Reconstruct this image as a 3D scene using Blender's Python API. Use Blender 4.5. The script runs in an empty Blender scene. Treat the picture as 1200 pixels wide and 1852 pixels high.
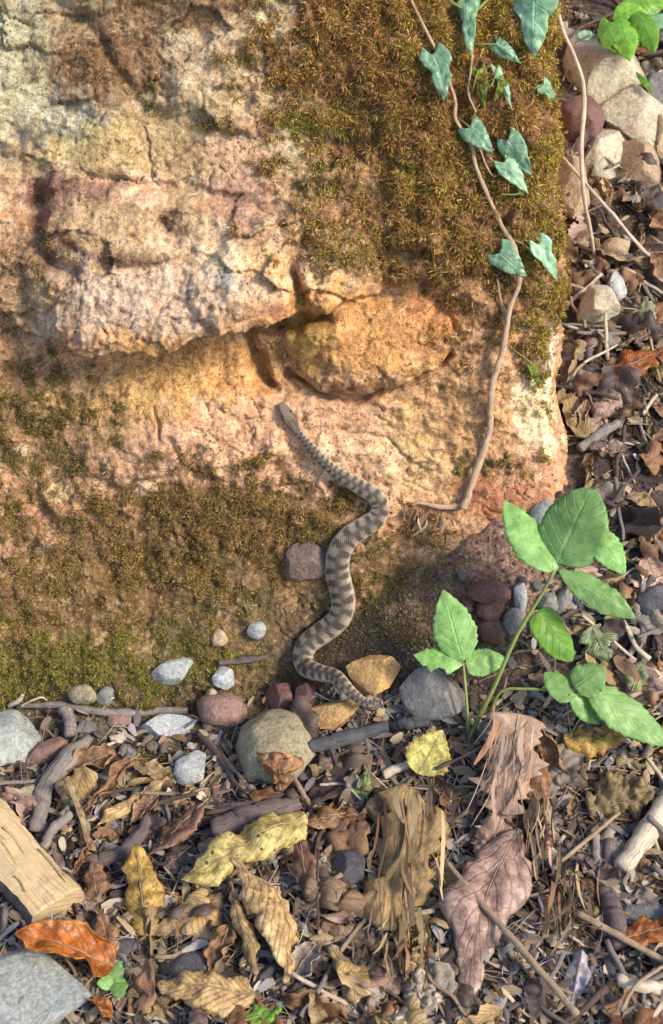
import bpy, math, random
import numpy as np
from mathutils import Vector, Matrix
from mathutils.bvhtree import BVHTree

R = math.radians
rng = np.random.default_rng(7)
random.seed(7)
scene = bpy.context.scene
COL = scene.collection

# ------------------------------------------------------------------ camera
PITCH, VFOV = 38.0, 45.0
CAM = Vector((0.0, -0.775, 0.81))
camd = bpy.data.cameras.new('camera')
cam = bpy.data.objects.new('camera', camd)
COL.objects.link(cam)
cam.location = CAM
cam.rotation_euler = (R(90 - PITCH), 0, 0)
camd.sensor_fit = 'VERTICAL'
camd.sensor_height = 24.0
TAN = math.tan(R(VFOV / 2))
camd.lens = 12.0 / TAN
camd.clip_start, camd.clip_end = 0.02, 200.0
camd.dof.use_dof = True
camd.dof.focus_distance = 1.06
camd.dof.aperture_fstop = 7.0
scene.camera = cam

# ------------------------------------------------------------------ light
SUN_EL, SUN_AZ = 39.0, 120.0          # azimuth measured from +Y (away from camera) clockwise towards +X
world = bpy.data.worlds.new('World')
scene.world = world
world.use_nodes = True
wn = world.node_tree.nodes
sky = wn.new('ShaderNodeTexSky')
sky.sky_type = 'NISHITA'
sky.sun_disc = False
sky.sun_elevation = R(SUN_EL)
sky.sun_rotation = R(SUN_AZ)
world.node_tree.links.new(sky.outputs[0], wn['Background'].inputs[0])
wn['Background'].inputs[1].default_value = 0.15
sund = bpy.data.lights.new('sun', 'SUN')
sund.energy = 3.1
sund.angle = R(15)
sund.color = (1.0, 0.87, 0.68)
sun = bpy.data.objects.new('sun', sund)
COL.objects.link(sun)
sdir = Vector((math.sin(R(SUN_AZ)) * math.cos(R(SUN_EL)), math.cos(R(SUN_AZ)) * math.cos(R(SUN_EL)), math.sin(R(SUN_EL))))
sun.rotation_euler = (-sdir).to_track_quat('-Z', 'Y').to_euler()
sun.location = sdir * 5
vs = scene.view_settings
vs.view_transform = 'Standard'
vs.look = 'None'
vs.gamma = 1.0
vs.use_curve_mapping = False
vs.exposure = 0.9

# ------------------------------------------------------------------ maths helpers
CP, SP = math.cos(R(PITCH)), math.sin(R(PITCH))
FWD, UPV, RGT = Vector((0, CP, -SP)), Vector((0, SP, CP)), Vector((1, 0, 0))


def ray(px, py):
    return (RGT * ((px - 600) / 926 * TAN) + UPV * ((926 - py) / 926 * TAN) + FWD).normalized()


def project(P):
    d = P - np.array(CAM)
    dep = d @ np.array(FWD)
    x = d[:, 0] / dep
    y = (d @ np.array(UPV)) / dep
    return 600 + x / TAN * 926, 926 - y / TAN * 926, dep


def mpp(P):
    return (Vector(P) - CAM).dot(FWD) * TAN / 926


def sst(a, b, x):
    t = np.clip((x - a) / (b - a), 0, 1)
    return t * t * (3 - 2 * t)


def _hash(ix, iy, iz):
    h = (ix * 374761393 + iy * 668265263 + iz * 2147483647 + 1274126177) & 0xffffffff
    h = ((h ^ (h >> 13)) * 1274126177) & 0xffffffff
    h = ((h ^ (h >> 16)) * 2246822519) & 0xffffffff
    return (h ^ (h >> 15)) & 0xffff


def noise(x, y, z=0.0):
    x = np.asarray(x, float); y = np.asarray(y, float); z = np.zeros_like(x) + z
    xi, yi, zi = np.floor(x).astype(np.int64), np.floor(y).astype(np.int64), np.floor(z).astype(np.int64)
    xf, yf, zf = x - xi, y - yi, z - zi
    u, v, w = [f * f * f * (f * (f * 6 - 15) + 10) for f in (xf, yf, zf)]
    out = 0
    for dx in (0, 1):
        for dy in (0, 1):
            for dz in (0, 1):
                h = _hash(xi + dx, yi + dy, zi + dz)
                a = h * (2 * math.pi / 65536)
                b = ((h * 7919) & 0xffff) / 32768.0 - 1
                c = np.sqrt(1 - b * b)
                g = np.cos(a) * c * (xf - dx) + np.sin(a) * c * (yf - dy) + b * (zf - dz)
                out = out + g * (u if dx else 1 - u) * (v if dy else 1 - v) * (w if dz else 1 - w)
    return out * 1.5


def fbm(x, y, z=0.0, o=4, gain=0.5):
    s, a, f = 0, 1, 1
    for i in range(o):
        s = s + a * noise(x * f, y * f, z * f + 17.3 * i)
        a *= gain; f *= 2.03
    return s


def ridged(x, y, z=0.0, o=4):
    s, a, f = 0, 1, 1
    for i in range(o):
        s = s + a * (1 - 2 * np.abs(noise(x * f, y * f, z * f + 9.7 * i)))
        a *= 0.5; f *= 2.1
    return s / 1.9


def polydist(u, v, pts):
    d = np.full(np.shape(u), 1e9)
    for (x0, y0), (x1, y1) in zip(pts[:-1], pts[1:]):
        ex, ey = x1 - x0, y1 - y0
        t = np.clip(((u - x0) * ex + (v - y0) * ey) / (ex * ex + ey * ey + 1e-9), 0, 1)
        d = np.minimum(d, np.hypot(u - x0 - t * ex, v - y0 - t * ey))
    return d


# ------------------------------------------------------------------ object helpers
def make_mesh(name, V, F, mats, uv=None, cols=None, smooth=True):
    me = bpy.data.meshes.new(name)
    if isinstance(F, np.ndarray):
        n = F.shape[1]
        me.vertices.add(len(V)); me.vertices.foreach_set('co', np.asarray(V, np.float32).ravel())
        me.loops.add(F.size); me.loops.foreach_set('vertex_index', F.astype(np.int32).ravel())
        me.polygons.add(len(F)); me.polygons.foreach_set('loop_start', np.arange(0, F.size, n, dtype=np.int32))
        me.update(calc_edges=True); me.validate()
    else:
        me.from_pydata([tuple(v) for v in V], [], F); me.update()
    li = np.empty(len(me.loops), np.int32); me.loops.foreach_get('vertex_index', li)
    if uv is not None:
        l = me.uv_layers.new(name='UVMap')
        l.data.foreach_set('uv', np.asarray(uv, np.float32)[li].ravel())
    if cols is not None:
        a = me.color_attributes.new('Col', 'FLOAT_COLOR', 'POINT')
        c = np.ones((len(V), 4), np.float32); c[:, :3] = cols
        a.data.foreach_set('color', c.ravel())
    me.polygons.foreach_set('use_smooth', np.full(len(me.polygons), smooth))
    for m in (mats if isinstance(mats, (list, tuple)) else [mats]):
        me.materials.append(m)
    return me


def link(name, me, parent=None, label=None, cat=None, group=None, kind=None, loc=None):
    o = bpy.data.objects.new(name, me)
    COL.objects.link(o)
    if parent is not None: o.parent = parent
    if loc is not None: o.location = loc
    if label: o['label'] = label
    if cat: o['category'] = cat
    if group: o['group'] = group
    if kind: o['kind'] = kind
    return o


def grid_faces(nr, nc, wrap=False):
    i = np.arange(nr - 1)[:, None] * nc
    j = np.arange(nc if wrap else nc - 1)[None, :]
    a = i + j; b = i + (j + 1) % nc
    return np.stack([a, b, b + nc, a + nc], -1).reshape(-1, 4)


# ------------------------------------------------------------------ materials
class NT:
    def __init__(s, name):
        s.m = bpy.data.materials.new(name); s.m.use_nodes = True
        s.t = s.m.node_tree; s.n = s.t.nodes; s.b = s.n['Principled BSDF']; s.out = s.n['Material Output']

    def node(s, typ, ins=None, **kw):
        n = s.n.new(typ)
        for k, v in kw.items(): setattr(n, k, v)
        for k, v in (ins or {}).items(): s.put(n.inputs[k], v)
        return n

    def put(s, sock, v):
        if isinstance(v, bpy.types.NodeSocket): s.t.links.new(v, sock)
        else:
            if sock.type == 'RGBA' and len(v) == 3: v = (*v, 1)
            sock.default_value = v

    def math(s, op, a, b=0.0, c=0.0):
        n = s.node('ShaderNodeMath', operation=op); s.put(n.inputs[0], a); s.put(n.inputs[1], b); s.put(n.inputs[2], c)
        return n.outputs[0]

    def mix(s, f, a, b, blend='MIX'):
        n = s.node('ShaderNodeMix', data_type='RGBA', blend_type=blend)
        s.put(n.inputs[0], f); s.put(n.inputs[6], a); s.put(n.inputs[7], b)
        return n.outputs[2]

    def ramp(s, f, a, b, lo=0.0, hi=1.0):
        n = s.node('ShaderNodeMapRange', interpolation_type='SMOOTHSTEP')
        s.put(n.inputs[0], f); s.put(n.inputs[1], a); s.put(n.inputs[2], b); s.put(n.inputs[3], lo); s.put(n.inputs[4], hi)
        return n.outputs[0]

    def noise(s, vec, scale, detail=4, rough=0.6, w=None, dist=0.0):
        n = s.node('ShaderNodeTexNoise', noise_dimensions='4D' if w is not None else '3D')
        s.put(n.inputs['Vector'], vec); n.inputs['Scale'].default_value = scale
        n.inputs['Detail'].default_value = detail; n.inputs['Roughness'].default_value = rough
        n.inputs['Distortion'].default_value = dist
        if w is not None: s.put(n.inputs['W'], w)
        return n.outputs[0]

    def voro(s, vec, scale, feature='F1', out=0):
        n = s.node('ShaderNodeTexVoronoi', feature=feature)
        s.put(n.inputs['Vector'], vec); n.inputs['Scale'].default_value = scale
        return n.outputs[out]

    def bump(s, h, strength=0.5, dist=0.001, normal=None):
        n = s.node('ShaderNodeBump'); n.inputs['Strength'].default_value = strength
        n.inputs['Distance'].default_value = dist; s.put(n.inputs['Height'], h)
        if normal is not None: s.put(n.inputs['Normal'], normal)
        return n.outputs[0]

    def tc(s, which='Object'):
        return s.node('ShaderNodeTexCoord').outputs[which]

    def attr(s, name='Col'):
        return s.node('ShaderNodeAttribute', attribute_name=name).outputs['Color']

    def rnd(s):
        return s.math('MULTIPLY', s.node('ShaderNodeObjectInfo').outputs['Random'], 37.0)

    def fin(s, color, rough=0.8, normal=None, spec=0.3, trans=0.0, tcol=None):
        s.put(s.b.inputs['Base Color'], color); s.put(s.b.inputs['Roughness'], rough)
        s.b.inputs['Specular IOR Level'].default_value = spec
        if normal is not None: s.put(s.b.inputs['Normal'], normal)
        if trans > 0:
            t = s.node('ShaderNodeBsdfTranslucent'); s.put(t.inputs[0], tcol if tcol is not None else color)
            if normal is not None: s.put(t.inputs['Normal'], normal)
            mx = s.node('ShaderNodeMixShader'); mx.inputs[0].default_value = trans
            s.t.links.new(s.b.outputs[0], mx.inputs[1]); s.t.links.new(t.outputs[0], mx.inputs[2])
            s.t.links.new(mx.outputs[0], s.out.inputs[0])
        return s.m


def mat_rock():
    s = NT('boulder_stone'); tc = s.tc(); c = s.attr()
    n1 = s.noise(tc, 90, 6, 0.7); n2 = s.noise(tc, 620, 5, 0.8); n3 = s.noise(tc, 28, 5, 0.65, dist=0.6)
    c = s.mix(1.0, c, s.mix(n3, (0.70, 0.66, 0.63), (1.30, 1.29, 1.28)), 'MULTIPLY')
    c = s.mix(1.0, c, s.mix(s.ramp(n1, 0.3, 0.7), (0.72, 0.65, 0.60), (1.24, 1.24, 1.24)), 'MULTIPLY')
    c = s.mix(1.0, c, s.mix(s.ramp(n2, 0.36, 0.64), (0.70, 0.66, 0.63), (1.26, 1.26, 1.26)), 'MULTIPLY')
    g3 = s.noise(tc, 240, 4, 0.65)
    c = s.mix(s.math('MULTIPLY', s.ramp(g3, 0.56, 0.66), 0.42), c, (0.20, 0.10, 0.06))
    c = s.mix(s.math('MULTIPLY', s.ramp(g3, 0.42, 0.34), 0.35), c, (0.62, 0.50, 0.36))
    pit = s.ramp(s.voro(tc, 210), 0.10, 0.24, 1, 0)
    pitm = s.math('MULTIPLY', pit, s.ramp(s.noise(tc, 22, 3), 0.48, 0.62))
    c = s.mix(s.math('MULTIPLY', pitm, 0.8), c, (0.07, 0.035, 0.025))
    h = s.math('ADD', s.math('MULTIPLY', n1, 1.0), s.math('MULTIPLY', n2, 0.35))
    h = s.math('SUBTRACT', h, s.math('MULTIPLY', pitm, 0.6))
    h = s.math('SUBTRACT', h, s.math('MULTIPLY', s.ramp(g3, 0.5, 0.66), 0.35))
    return s.fin(c, 0.9, s.bump(h, 0.8, 0.0035), 0.2)


def mat_soil():
    s = NT('soil'); tc = s.tc(); c = s.attr()
    n1 = s.noise(tc, 60, 6, 0.7); n2 = s.noise(tc, 330, 5, 0.75)
    c = s.mix(1.0, c, s.mix(s.ramp(n1, 0.3, 0.7), (0.55, 0.52, 0.5), (1.45, 1.42, 1.4)), 'MULTIPLY')
    c = s.mix(1.0, c, s.mix(s.ramp(n2, 0.35, 0.65), (0.5, 0.48, 0.47), (1.5, 1.5, 1.5)), 'MULTIPLY')
    h = s.math('ADD', n1, s.math('MULTIPLY', n2, 0.6))
    return s.fin(c, 0.95, s.bump(h, 1.0, 0.005), 0.2)


def mat_vcol(name, rough=0.8, trans=0.0, spec=0.25, bump=0.0):
    s = NT(name); c = s.attr(); tc = s.tc()
    c2 = s.mix(1.0, c, s.mix(s.noise(tc, 500, 3), (0.7, 0.7, 0.7), (1.3, 1.3, 1.3)), 'MULTIPLY')
    nn = s.bump(s.noise(tc, 700, 3), bump, 0.001) if bump else None
    return s.fin(c2, rough, nn, spec, trans)


def mat_leaf(name, a, b, edge, spots=0.3, spotcol=(0.05, 0.025, 0.012), vein=(1.3, 1.25, 1.1), nv=8, rough=0.55, trans=0.25, spec=0.4, edgeamt=0.7, veinw=0.07, blot=60, mott=1.0):
    s = NT(name); uv = s.tc('UV'); ob = s.tc(); w = s.rnd()
    sx = s.node('ShaderNodeSeparateXYZ'); s.put(sx.inputs[0], uv)
    t, sv = sx.outputs[0], s.math('ABSOLUTE', s.math('SUBTRACT', s.math('MULTIPLY', sx.outputs[1], 2.0), 1.0))
    n1 = s.noise(ob, blot, 5, 0.65, w=w, dist=0.5); n2 = s.noise(ob, 420, 3, 0.6, w=w)
    c = s.mix(s.ramp(n1, 0.36, 0.64), a, b)
    ed = s.math('MULTIPLY', s.ramp(s.math('ADD', sv, s.math('MULTIPLY', s.math('SUBTRACT', n1, 0.5), 1.4)), 0.55, 1.0), edgeamt)
    c = s.mix(ed, c, edge)
    ph = s.math('FRACT', s.math('SUBTRACT', s.math('MULTIPLY', t, float(nv)), s.math('MULTIPLY', sv, nv * 0.28)))
    vl = s.math('ABSOLUTE', s.math('SUBTRACT', ph, 0.5))
    vm = s.math('MULTIPLY', s.ramp(vl, veinw * 0.4, veinw * 1.6, 1, 0), 0.75)
    mid = s.ramp(sv, 0.02, 0.07, 1, 0)
    vm = s.math('MAXIMUM', vm, mid)
    c = s.mix(vm, c, s.mix(1.0, c, vein, 'MULTIPLY'))
    n3 = s.noise(ob, 140, 4, 0.7, w=w, dist=0.8)
    c = s.mix(1.0, c, s.mix(s.ramp(n3, 0.35, 0.65), tuple(1 - x * mott for x in (0.45, 0.48, 0.5)), tuple(1 + x * mott for x in (0.32, 0.30, 0.26))), 'MULTIPLY')
    c = s.mix(1.0, c, s.mix(n2, (0.78, 0.78, 0.78), (1.22, 1.22, 1.22)), 'MULTIPLY')
    rv_ = s.math('ADD', 0.72, s.math('MULTIPLY', s.math('FRACT', w), 0.5))
    c = s.mix(1.0, c, s.node('ShaderNodeCombineColor', {0: rv_, 1: rv_, 2: rv_}).outputs[0], 'MULTIPLY')
    if spots > 0:
        vn = s.node('ShaderNodeTexVoronoi', voronoi_dimensions='4D'); s.put(vn.inputs['Vector'], ob); s.put(vn.inputs['W'], w); vn.inputs['Scale'].default_value = 190
        sp = s.math('MULTIPLY', s.ramp(vn.outputs[0], 0.22, 0.36, 1, 0), s.ramp(s.noise(ob, 45, 3, w=w), 0.62 - 0.25 * spots, 0.72 - 0.2 * spots))
        c = s.mix(s.math('MULTIPLY', sp, 0.9), c, spotcol)
    h = s.math('ADD', s.math('MULTIPLY', n2, 0.35), s.math('MULTIPLY', s.math('SUBTRACT', 1.0, vm), 0.8))
    return s.fin(c, rough, s.bump(h, 0.6, 0.0009), spec, trans)


def mat_wood(name, a, b, dark, spec=0.25, rough=0.8, sc=1.0, fine=1.0):
    s = NT(name); uv = s.tc('UV'); w = s.rnd()
    mp = s.node('ShaderNodeMapping'); s.put(mp.inputs['Vector'], uv); mp.inputs['Scale'].default_value = (5.0 * sc, 26.0 * fine, 1)
    g = s.noise(mp.outputs[0], 1.0, 5, 0.7, w=w, dist=0.3)
    n2 = s.noise(s.tc(), 120, 4, 0.65, w=w)
    c = s.mix(s.ramp(n2, 0.35, 0.65), a, b)
    c = s.mix(s.ramp(g, 0.50, 0.68), c, dark)
    c = s.mix(1.0, c, s.mix(g, (1.25, 1.25, 1.25), (0.75, 0.75, 0.75)), 'MULTIPLY')
    return s.fin(c, rough, s.bump(s.math('SUBTRACT', n2, s.math('MULTIPLY', g, 1.2)), 0.7, 0.0015), spec)


def mat_stone(name, a, b, speck=(0.1, 0.1, 0.1), spk=0.4, rough=0.75, sc=1.0):
    s = NT(name); ob = s.tc(); w = s.rnd()
    n1 = s.noise(ob, 45 * sc, 5, 0.65, w=w, dist=0.4); n2 = s.noise(ob, 380, 4, 0.7, w=w); n3 = s.noise(ob, 130, 3, 0.6, w=w)
    c = s.mix(s.ramp(n1, 0.33, 0.67), a, b)
    c = s.mix(1.0, c, s.mix(s.ramp(n2, 0.3, 0.7), (0.7, 0.7, 0.7), (1.25, 1.25, 1.25)), 'MULTIPLY')
    c = s.mix(s.math('MULTIPLY', s.ramp(n3, 0.56, 0.68), spk), c, speck)
    n4 = s.noise(ob, 75, 5, 0.75, w=w, dist=1.2)
    c = s.mix(s.math('MULTIPLY', s.ramp(n4, 0.54, 0.70), 0.75), c, (0.11, 0.08, 0.06))
    return s.fin(c, rough, s.bump(s.math('ADD', s.math('MULTIPLY', n2, 0.6), n3), 0.7, 0.003), 0.3)


def mat_snake():
    s = NT('snake_skin'); uv = s.tc('UV'); c = s.attr()
    sx = s.node('ShaderNodeSeparateXYZ'); s.put(sx.inputs[0], uv)
    a = s.math('SINE', s.math('MULTIPLY', s.math('ADD', sx.outputs[0], sx.outputs[1]), math.pi))
    b = s.math('SINE', s.math('MULTIPLY', s.math('SUBTRACT', sx.outputs[0], sx.outputs[1]), math.pi))
    h = s.math('ABSOLUTE', s.math('MULTIPLY', a, b))
    c = s.mix(1.0, c, s.mix(s.ramp(h, 0.0, 0.5), (0.80, 0.79, 0.79), (1.08, 1.08, 1.08)), 'MULTIPLY')
    c = s.mix(1.0, c, s.mix(s.noise(s.tc(), 330, 4), (0.66, 0.72, 0.72), (1.28, 1.28, 1.28)), 'MULTIPLY')
    return s.fin(c, 0.6, s.bump(h, 0.5, 0.0008), 0.3)


def mat_plain(name, c, rough=0.5, spec=0.4):
    s = NT(name)
    n = s.noise(s.tc(), 300, 3)
    return s.fin(s.mix(n, tuple(x * 0.75 for x in c), tuple(x * 1.25 for x in c)), rough, None, spec)


M = {}
M['rock'] = mat_rock(); M['soil'] = mat_soil(); M['snake'] = mat_snake()
M['moss'] = mat_vcol('moss_strands', 0.75, 0.25)
M['bits'] = mat_vcol('litter_bits', 0.8, 0.1, bump=0.3)
M['grav'] = mat_vcol('gravel_bits', 0.85, 0.0, bump=0.4)
# leaves
L = {}
L['green'] = mat_leaf('leaf_fresh_green', (0.27, 0.50, 0.15), (0.34, 0.57, 0.21), (0.32, 0.54, 0.18), 0, vein=(1.14, 1.1, 1.08), nv=7, rough=0.40, trans=0.42, edgeamt=0.3, veinw=0.06, mott=.35)
L['green2'] = mat_leaf('leaf_yellow_green', (0.22, 0.46, 0.05), (0.17, 0.40, 0.06), (0.28, 0.50, 0.08), 0, vein=(0.75, 0.85, 0.8), nv=6, rough=0.42, trans=0.4, veinw=0.06, mott=.3)
L['ivy'] = mat_leaf('leaf_ivy', (0.19, 0.37, 0.21), (0.27, 0.46, 0.29), (0.24, 0.41, 0.22), 0, vein=(1.35, 1.3, 1.3), nv=4, rough=0.36, trans=0.2, spec=0.55, edgeamt=0.3, veinw=0.05, mott=.35)
L['ivyolive'] = mat_leaf('leaf_olive', (0.12, 0.16, 0.012), (0.17, 0.20, 0.02), (0.14, 0.15, 0.02), 0.1, nv=4, rough=0.5, trans=0.3)
L['orange'] = mat_leaf('leaf_orange', (0.42, 0.14, 0.025), (0.24, 0.07, 0.018), (0.50, 0.22, 0.05), 0.15, vein=(0.75, 0.7, 0.7), nv=7, rough=0.42, trans=0.25, blot=40)
L['yellow'] = mat_leaf('leaf_yellow', (0.54, 0.38, 0.10), (0.40, 0.25, 0.06), (0.46, 0.28, 0.13), 0.8, vein=(0.75, 0.7, 0.65), nv=9, rough=0.55)
L['paleyellow'] = mat_leaf('leaf_pale_yellow', (0.70, 0.64, 0.22), (0.60, 0.55, 0.17), (0.42, 0.30, 0.08), 0.2, vein=(1.15, 1.15, 1.2), nv=8, rough=0.55, trans=0.3)
L['olive'] = mat_leaf('leaf_olive_yellow', (0.58, 0.49, 0.19), (0.38, 0.31, 0.10), (0.62, 0.48, 0.22), 0.9, vein=(0.75, 0.7, 0.65), nv=10, rough=0.55)
L['tan'] = mat_leaf('leaf_tan', (0.54, 0.38, 0.18), (0.38, 0.25, 0.11), (0.60, 0.45, 0.24), 0.6, vein=(0.62, 0.58, 0.55), nv=12, rough=0.6, trans=0.2, veinw=0.14)
L['brown'] = mat_leaf('leaf_brown', (0.24, 0.135, 0.075), (0.15, 0.085, 0.05), (0.32, 0.20, 0.11), 0.3, vein=(1.35, 1.3, 1.2), nv=9, rough=0.6, trans=0.12)
L['rust'] = mat_leaf('leaf_rust', (0.30, 0.155, 0.075), (0.19, 0.095, 0.05), (0.40, 0.24, 0.12), 0.3, vein=(0.6, 0.55, 0.5), nv=9, rough=0.55, trans=0.18)
L['dark'] = mat_leaf('leaf_dark', (0.085, 0.058, 0.05), (0.055, 0.04, 0.04), (0.12, 0.085, 0.065), 0.2, vein=(1.4, 1.35, 1.3), nv=9, rough=0.5, trans=0.05)
L['pink'] = mat_leaf('leaf_pinkish', (0.46, 0.31, 0.25), (0.33, 0.21, 0.17), (0.52, 0.39, 0.33), 0.15, vein=(0.65, 0.6, 0.6), nv=7, rough=0.5, trans=0.12)
L['grey'] = mat_leaf('leaf_grey', (0.32, 0.27, 0.215), (0.20, 0.17, 0.14), (0.38, 0.33, 0.27), 0.3, vein=(1.25, 1.25, 1.25), nv=9, rough=0.65, trans=0.1)
L['lav'] = mat_leaf('leaf_lavender_grey', (0.34, 0.33, 0.40), (0.26, 0.25, 0.31), (0.38, 0.36, 0.42), 0.1, nv=7, rough=0.55, trans=0.1)
L['khaki'] = mat_leaf('leaf_khaki', (0.36, 0.26, 0.13), (0.23, 0.16, 0.085), (0.44, 0.34, 0.19), 0.4, vein=(0.6, 0.55, 0.5), nv=14, rough=0.65, trans=0.15)
L['striped'] = mat_leaf('leaf_striped_green', (0.30, 0.38, 0.22), (0.22, 0.28, 0.12), (0.44, 0.42, 0.28), 0.2, vein=(0.55, 0.6, 0.5), nv=12, rough=0.55, trans=0.25, veinw=0.16)
L['darkred'] = mat_leaf('leaf_dark_red', (0.17, 0.085, 0.065), (0.10, 0.05, 0.045), (0.24, 0.13, 0.09), 0.3, nv=9, rough=0.55, trans=0.1)
# wood
W = {}
L['shred'] = mat_wood('leaf_shredded_olive', (0.34, 0.23, 0.11), (0.22, 0.15, 0.075), (0.085, 0.05, 0.03), sc=.35, fine=1.6)
L['shredpink'] = mat_wood('leaf_shredded_pink', (0.44, 0.31, 0.23), (0.29, 0.20, 0.15), (0.15, 0.085, 0.055), sc=.35, fine=1.6)
L['shredgrey'] = mat_wood('leaf_shredded_grey', (0.27, 0.24, 0.21), (0.18, 0.155, 0.14), (0.08, 0.065, 0.06), sc=.35)
W['pale'] = mat_wood('wood_pale', (0.66, 0.48, 0.26), (0.50, 0.38, 0.23), (0.20, 0.12, 0.07), sc=0.5, fine=2.6)
W['brown'] = mat_wood('wood_brown', (0.27, 0.18, 0.11), (0.19, 0.125, 0.08), (0.07, 0.045, 0.03))
W['grey'] = mat_wood('wood_grey', (0.27, 0.235, 0.21), (0.19, 0.165, 0.15), (0.07, 0.055, 0.05))
W['char'] = mat_wood('wood_charcoal', (0.085, 0.085, 0.095), (0.055, 0.055, 0.062), (0.02, 0.02, 0.022), spec=0.4, rough=0.6)
W['white'] = mat_wood('wood_bleached', (0.62, 0.54, 0.42), (0.48, 0.40, 0.30), (0.22, 0.15, 0.10))
W['twig'] = mat_wood('twig_tan', (0.42, 0.30, 0.20), (0.30, 0.21, 0.14), (0.12, 0.08, 0.05))
W['dark'] = mat_wood('twig_dark', (0.12, 0.085, 0.075), (0.085, 0.062, 0.058), (0.03, 0.022, 0.02))
W['purple'] = mat_wood('bark_purple_brown', (0.16, 0.12, 0.115), (0.11, 0.085, 0.085), (0.05, 0.036, 0.036))
W['vine'] = mat_wood('vine_bark', (0.56, 0.40, 0.27), (0.44, 0.30, 0.20), (0.15, 0.09, 0.055))
W['gstem'] = mat_wood('green_stem', (0.26, 0.33, 0.08), (0.22, 0.28, 0.07), (0.22, 0.20, 0.06), spec=0.4, rough=0.5)
# stones
S = {}
S['blue'] = mat_stone('stone_blue_grey', (0.36, 0.375, 0.35), (0.25, 0.275, 0.265), (0.19, 0.21, 0.17), 0.6)
S['white'] = mat_stone('stone_bluish_white', (0.42, 0.42, 0.41), (0.31, 0.33, 0.34), (0.2, 0.2, 0.2), 0.4)
S['cream'] = mat_stone('stone_cream', (0.52, 0.46, 0.345), (0.38, 0.325, 0.235), (0.3, 0.24, 0.15), 0.4)
S['pink'] = mat_stone('stone_pink', (0.27, 0.165, 0.135), (0.21, 0.125, 0.105), (0.13, 0.085, 0.075), 0.5)
S['red'] = mat_stone('stone_red', (0.17, 0.09, 0.072), (0.13, 0.068, 0.058), (0.1, 0.05, 0.045), 0.5)
S['khaki'] = mat_stone('stone_khaki', (0.30, 0.26, 0.165), (0.245, 0.21, 0.14), (0.12, 0.10, 0.06), 0.6)
S['orange'] = mat_stone('stone_orange_tan', (0.46, 0.28, 0.11), (0.36, 0.21, 0.085), (0.20, 0.11, 0.05), 0.4)
S['grey'] = mat_stone('stone_grey', (0.21, 0.20, 0.19), (0.15, 0.145, 0.145), (0.30, 0.29, 0.27), 0.4)
S['dark'] = mat_stone('stone_dark_grey', (0.095, 0.09, 0.10), (0.07, 0.066, 0.075), (0.15, 0.14, 0.14), 0.4)
S['dusky'] = mat_stone('stone_dusky', (0.20, 0.135, 0.115), (0.15, 0.10, 0.085), (0.11, 0.085, 0.05), 0.6)
S['tan'] = mat_stone('stone_tan', (0.40, 0.29, 0.18), (0.31, 0.22, 0.14), (0.18, 0.12, 0.07), 0.4)

# ------------------------------------------------------------------ ground
def ground_z(x, y):
    x = np.asarray(x, float); y = np.asarray(y, float)
    r = sst(-0.17, 0.20, x)
    z = r * 0.16 * sst(-0.165, 0.06, y) ** 1.15
    yy = np.maximum(0, y - 0.02)
    z = z + 0.40 * np.where(yy < 1.4, yy, 1.4 + 0.15 * (1 - np.exp(-(yy - 1.4)))) * sst(0.05, 0.24, x)
    z = z + 0.05 * sst(0.3, 0.8, x) * sst(-0.6, 0.2, y)
    fade = np.exp(-(x * x + y * y) / 6.0)
    z = z + (0.010 * fbm(x * 9, y * 9, 3.0, 3) + 0.004 * fbm(x * 40, y * 40, 8.0, 3)) * fade
    z = z + 0.012 * sst(-0.03, 0.02, y) * sst(0.05, -0.1, x)
    return z


def nonuni(lo, hi, step, far):
    a = list(np.arange(lo, hi + step / 2, step))
    s = step; x = lo; left = []
    while x > -far: s *= 1.35; x -= s; left.append(x)
    s = step; x = a[-1]; right = []
    while x < far: s *= 1.35; x += s; right.append(x)
    return np.array(left[::-1] + a + right)


gx = nonuni(-0.38, 0.52, 0.0028, 60); gy = nonuni(-0.40, 0.10, 0.0028, 60)
gy2 = np.arange(gy[gy <= 0.1001][-1], 1.0, 0.007)[1:]
gy = np.concatenate([gy[gy <= 0.1001], gy2, nonuni(0, 1, 1, 60)[nonuni(0, 1, 1, 60) > 1.0]])
GX, GY = np.meshgrid(gx, gy)
GZ = ground_z(GX, GY)
GV = np.stack([GX, GY, GZ], -1).reshape(-1, 3)
GF = grid_faces(len(gy), len(gx))
gu, gv, gd = project(GV)
gok = gd > 0.1


def blob(u, v, cu, cv, ru, rv, seed=0.0, nz=0.75, sc=50.0, soft=0.28):
    sc = min(sc, max(7.0, 0.75 * min(ru, rv)))
    d = np.hypot((u - cu) / ru, (v - cv) / rv) + nz * fbm(u / sc, v / sc, seed + 1.7, 5, .62)
    return sst(1 + soft, 1 - soft, d)


soilc = np.tile(np.array([0.085, 0.062, 0.052]), (len(GV), 1))


def paint(colr, u, v, items, mask=None):
    for k, it in enumerate(items):
        cu, cv, ru, rv, c, a = it[:6]
        sel = (np.abs(u - cu) < ru * 2.6) & (np.abs(v - cv) < rv * 2.6)
        if mask is not None: sel &= mask
        if not sel.any(): continue
        w = (blob(u[sel], v[sel], cu, cv, ru, rv, k * 3.1) * a)[:, None]
        colr[sel] = colr[sel] * (1 - w) + np.array(c) * w
    return colr


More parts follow.
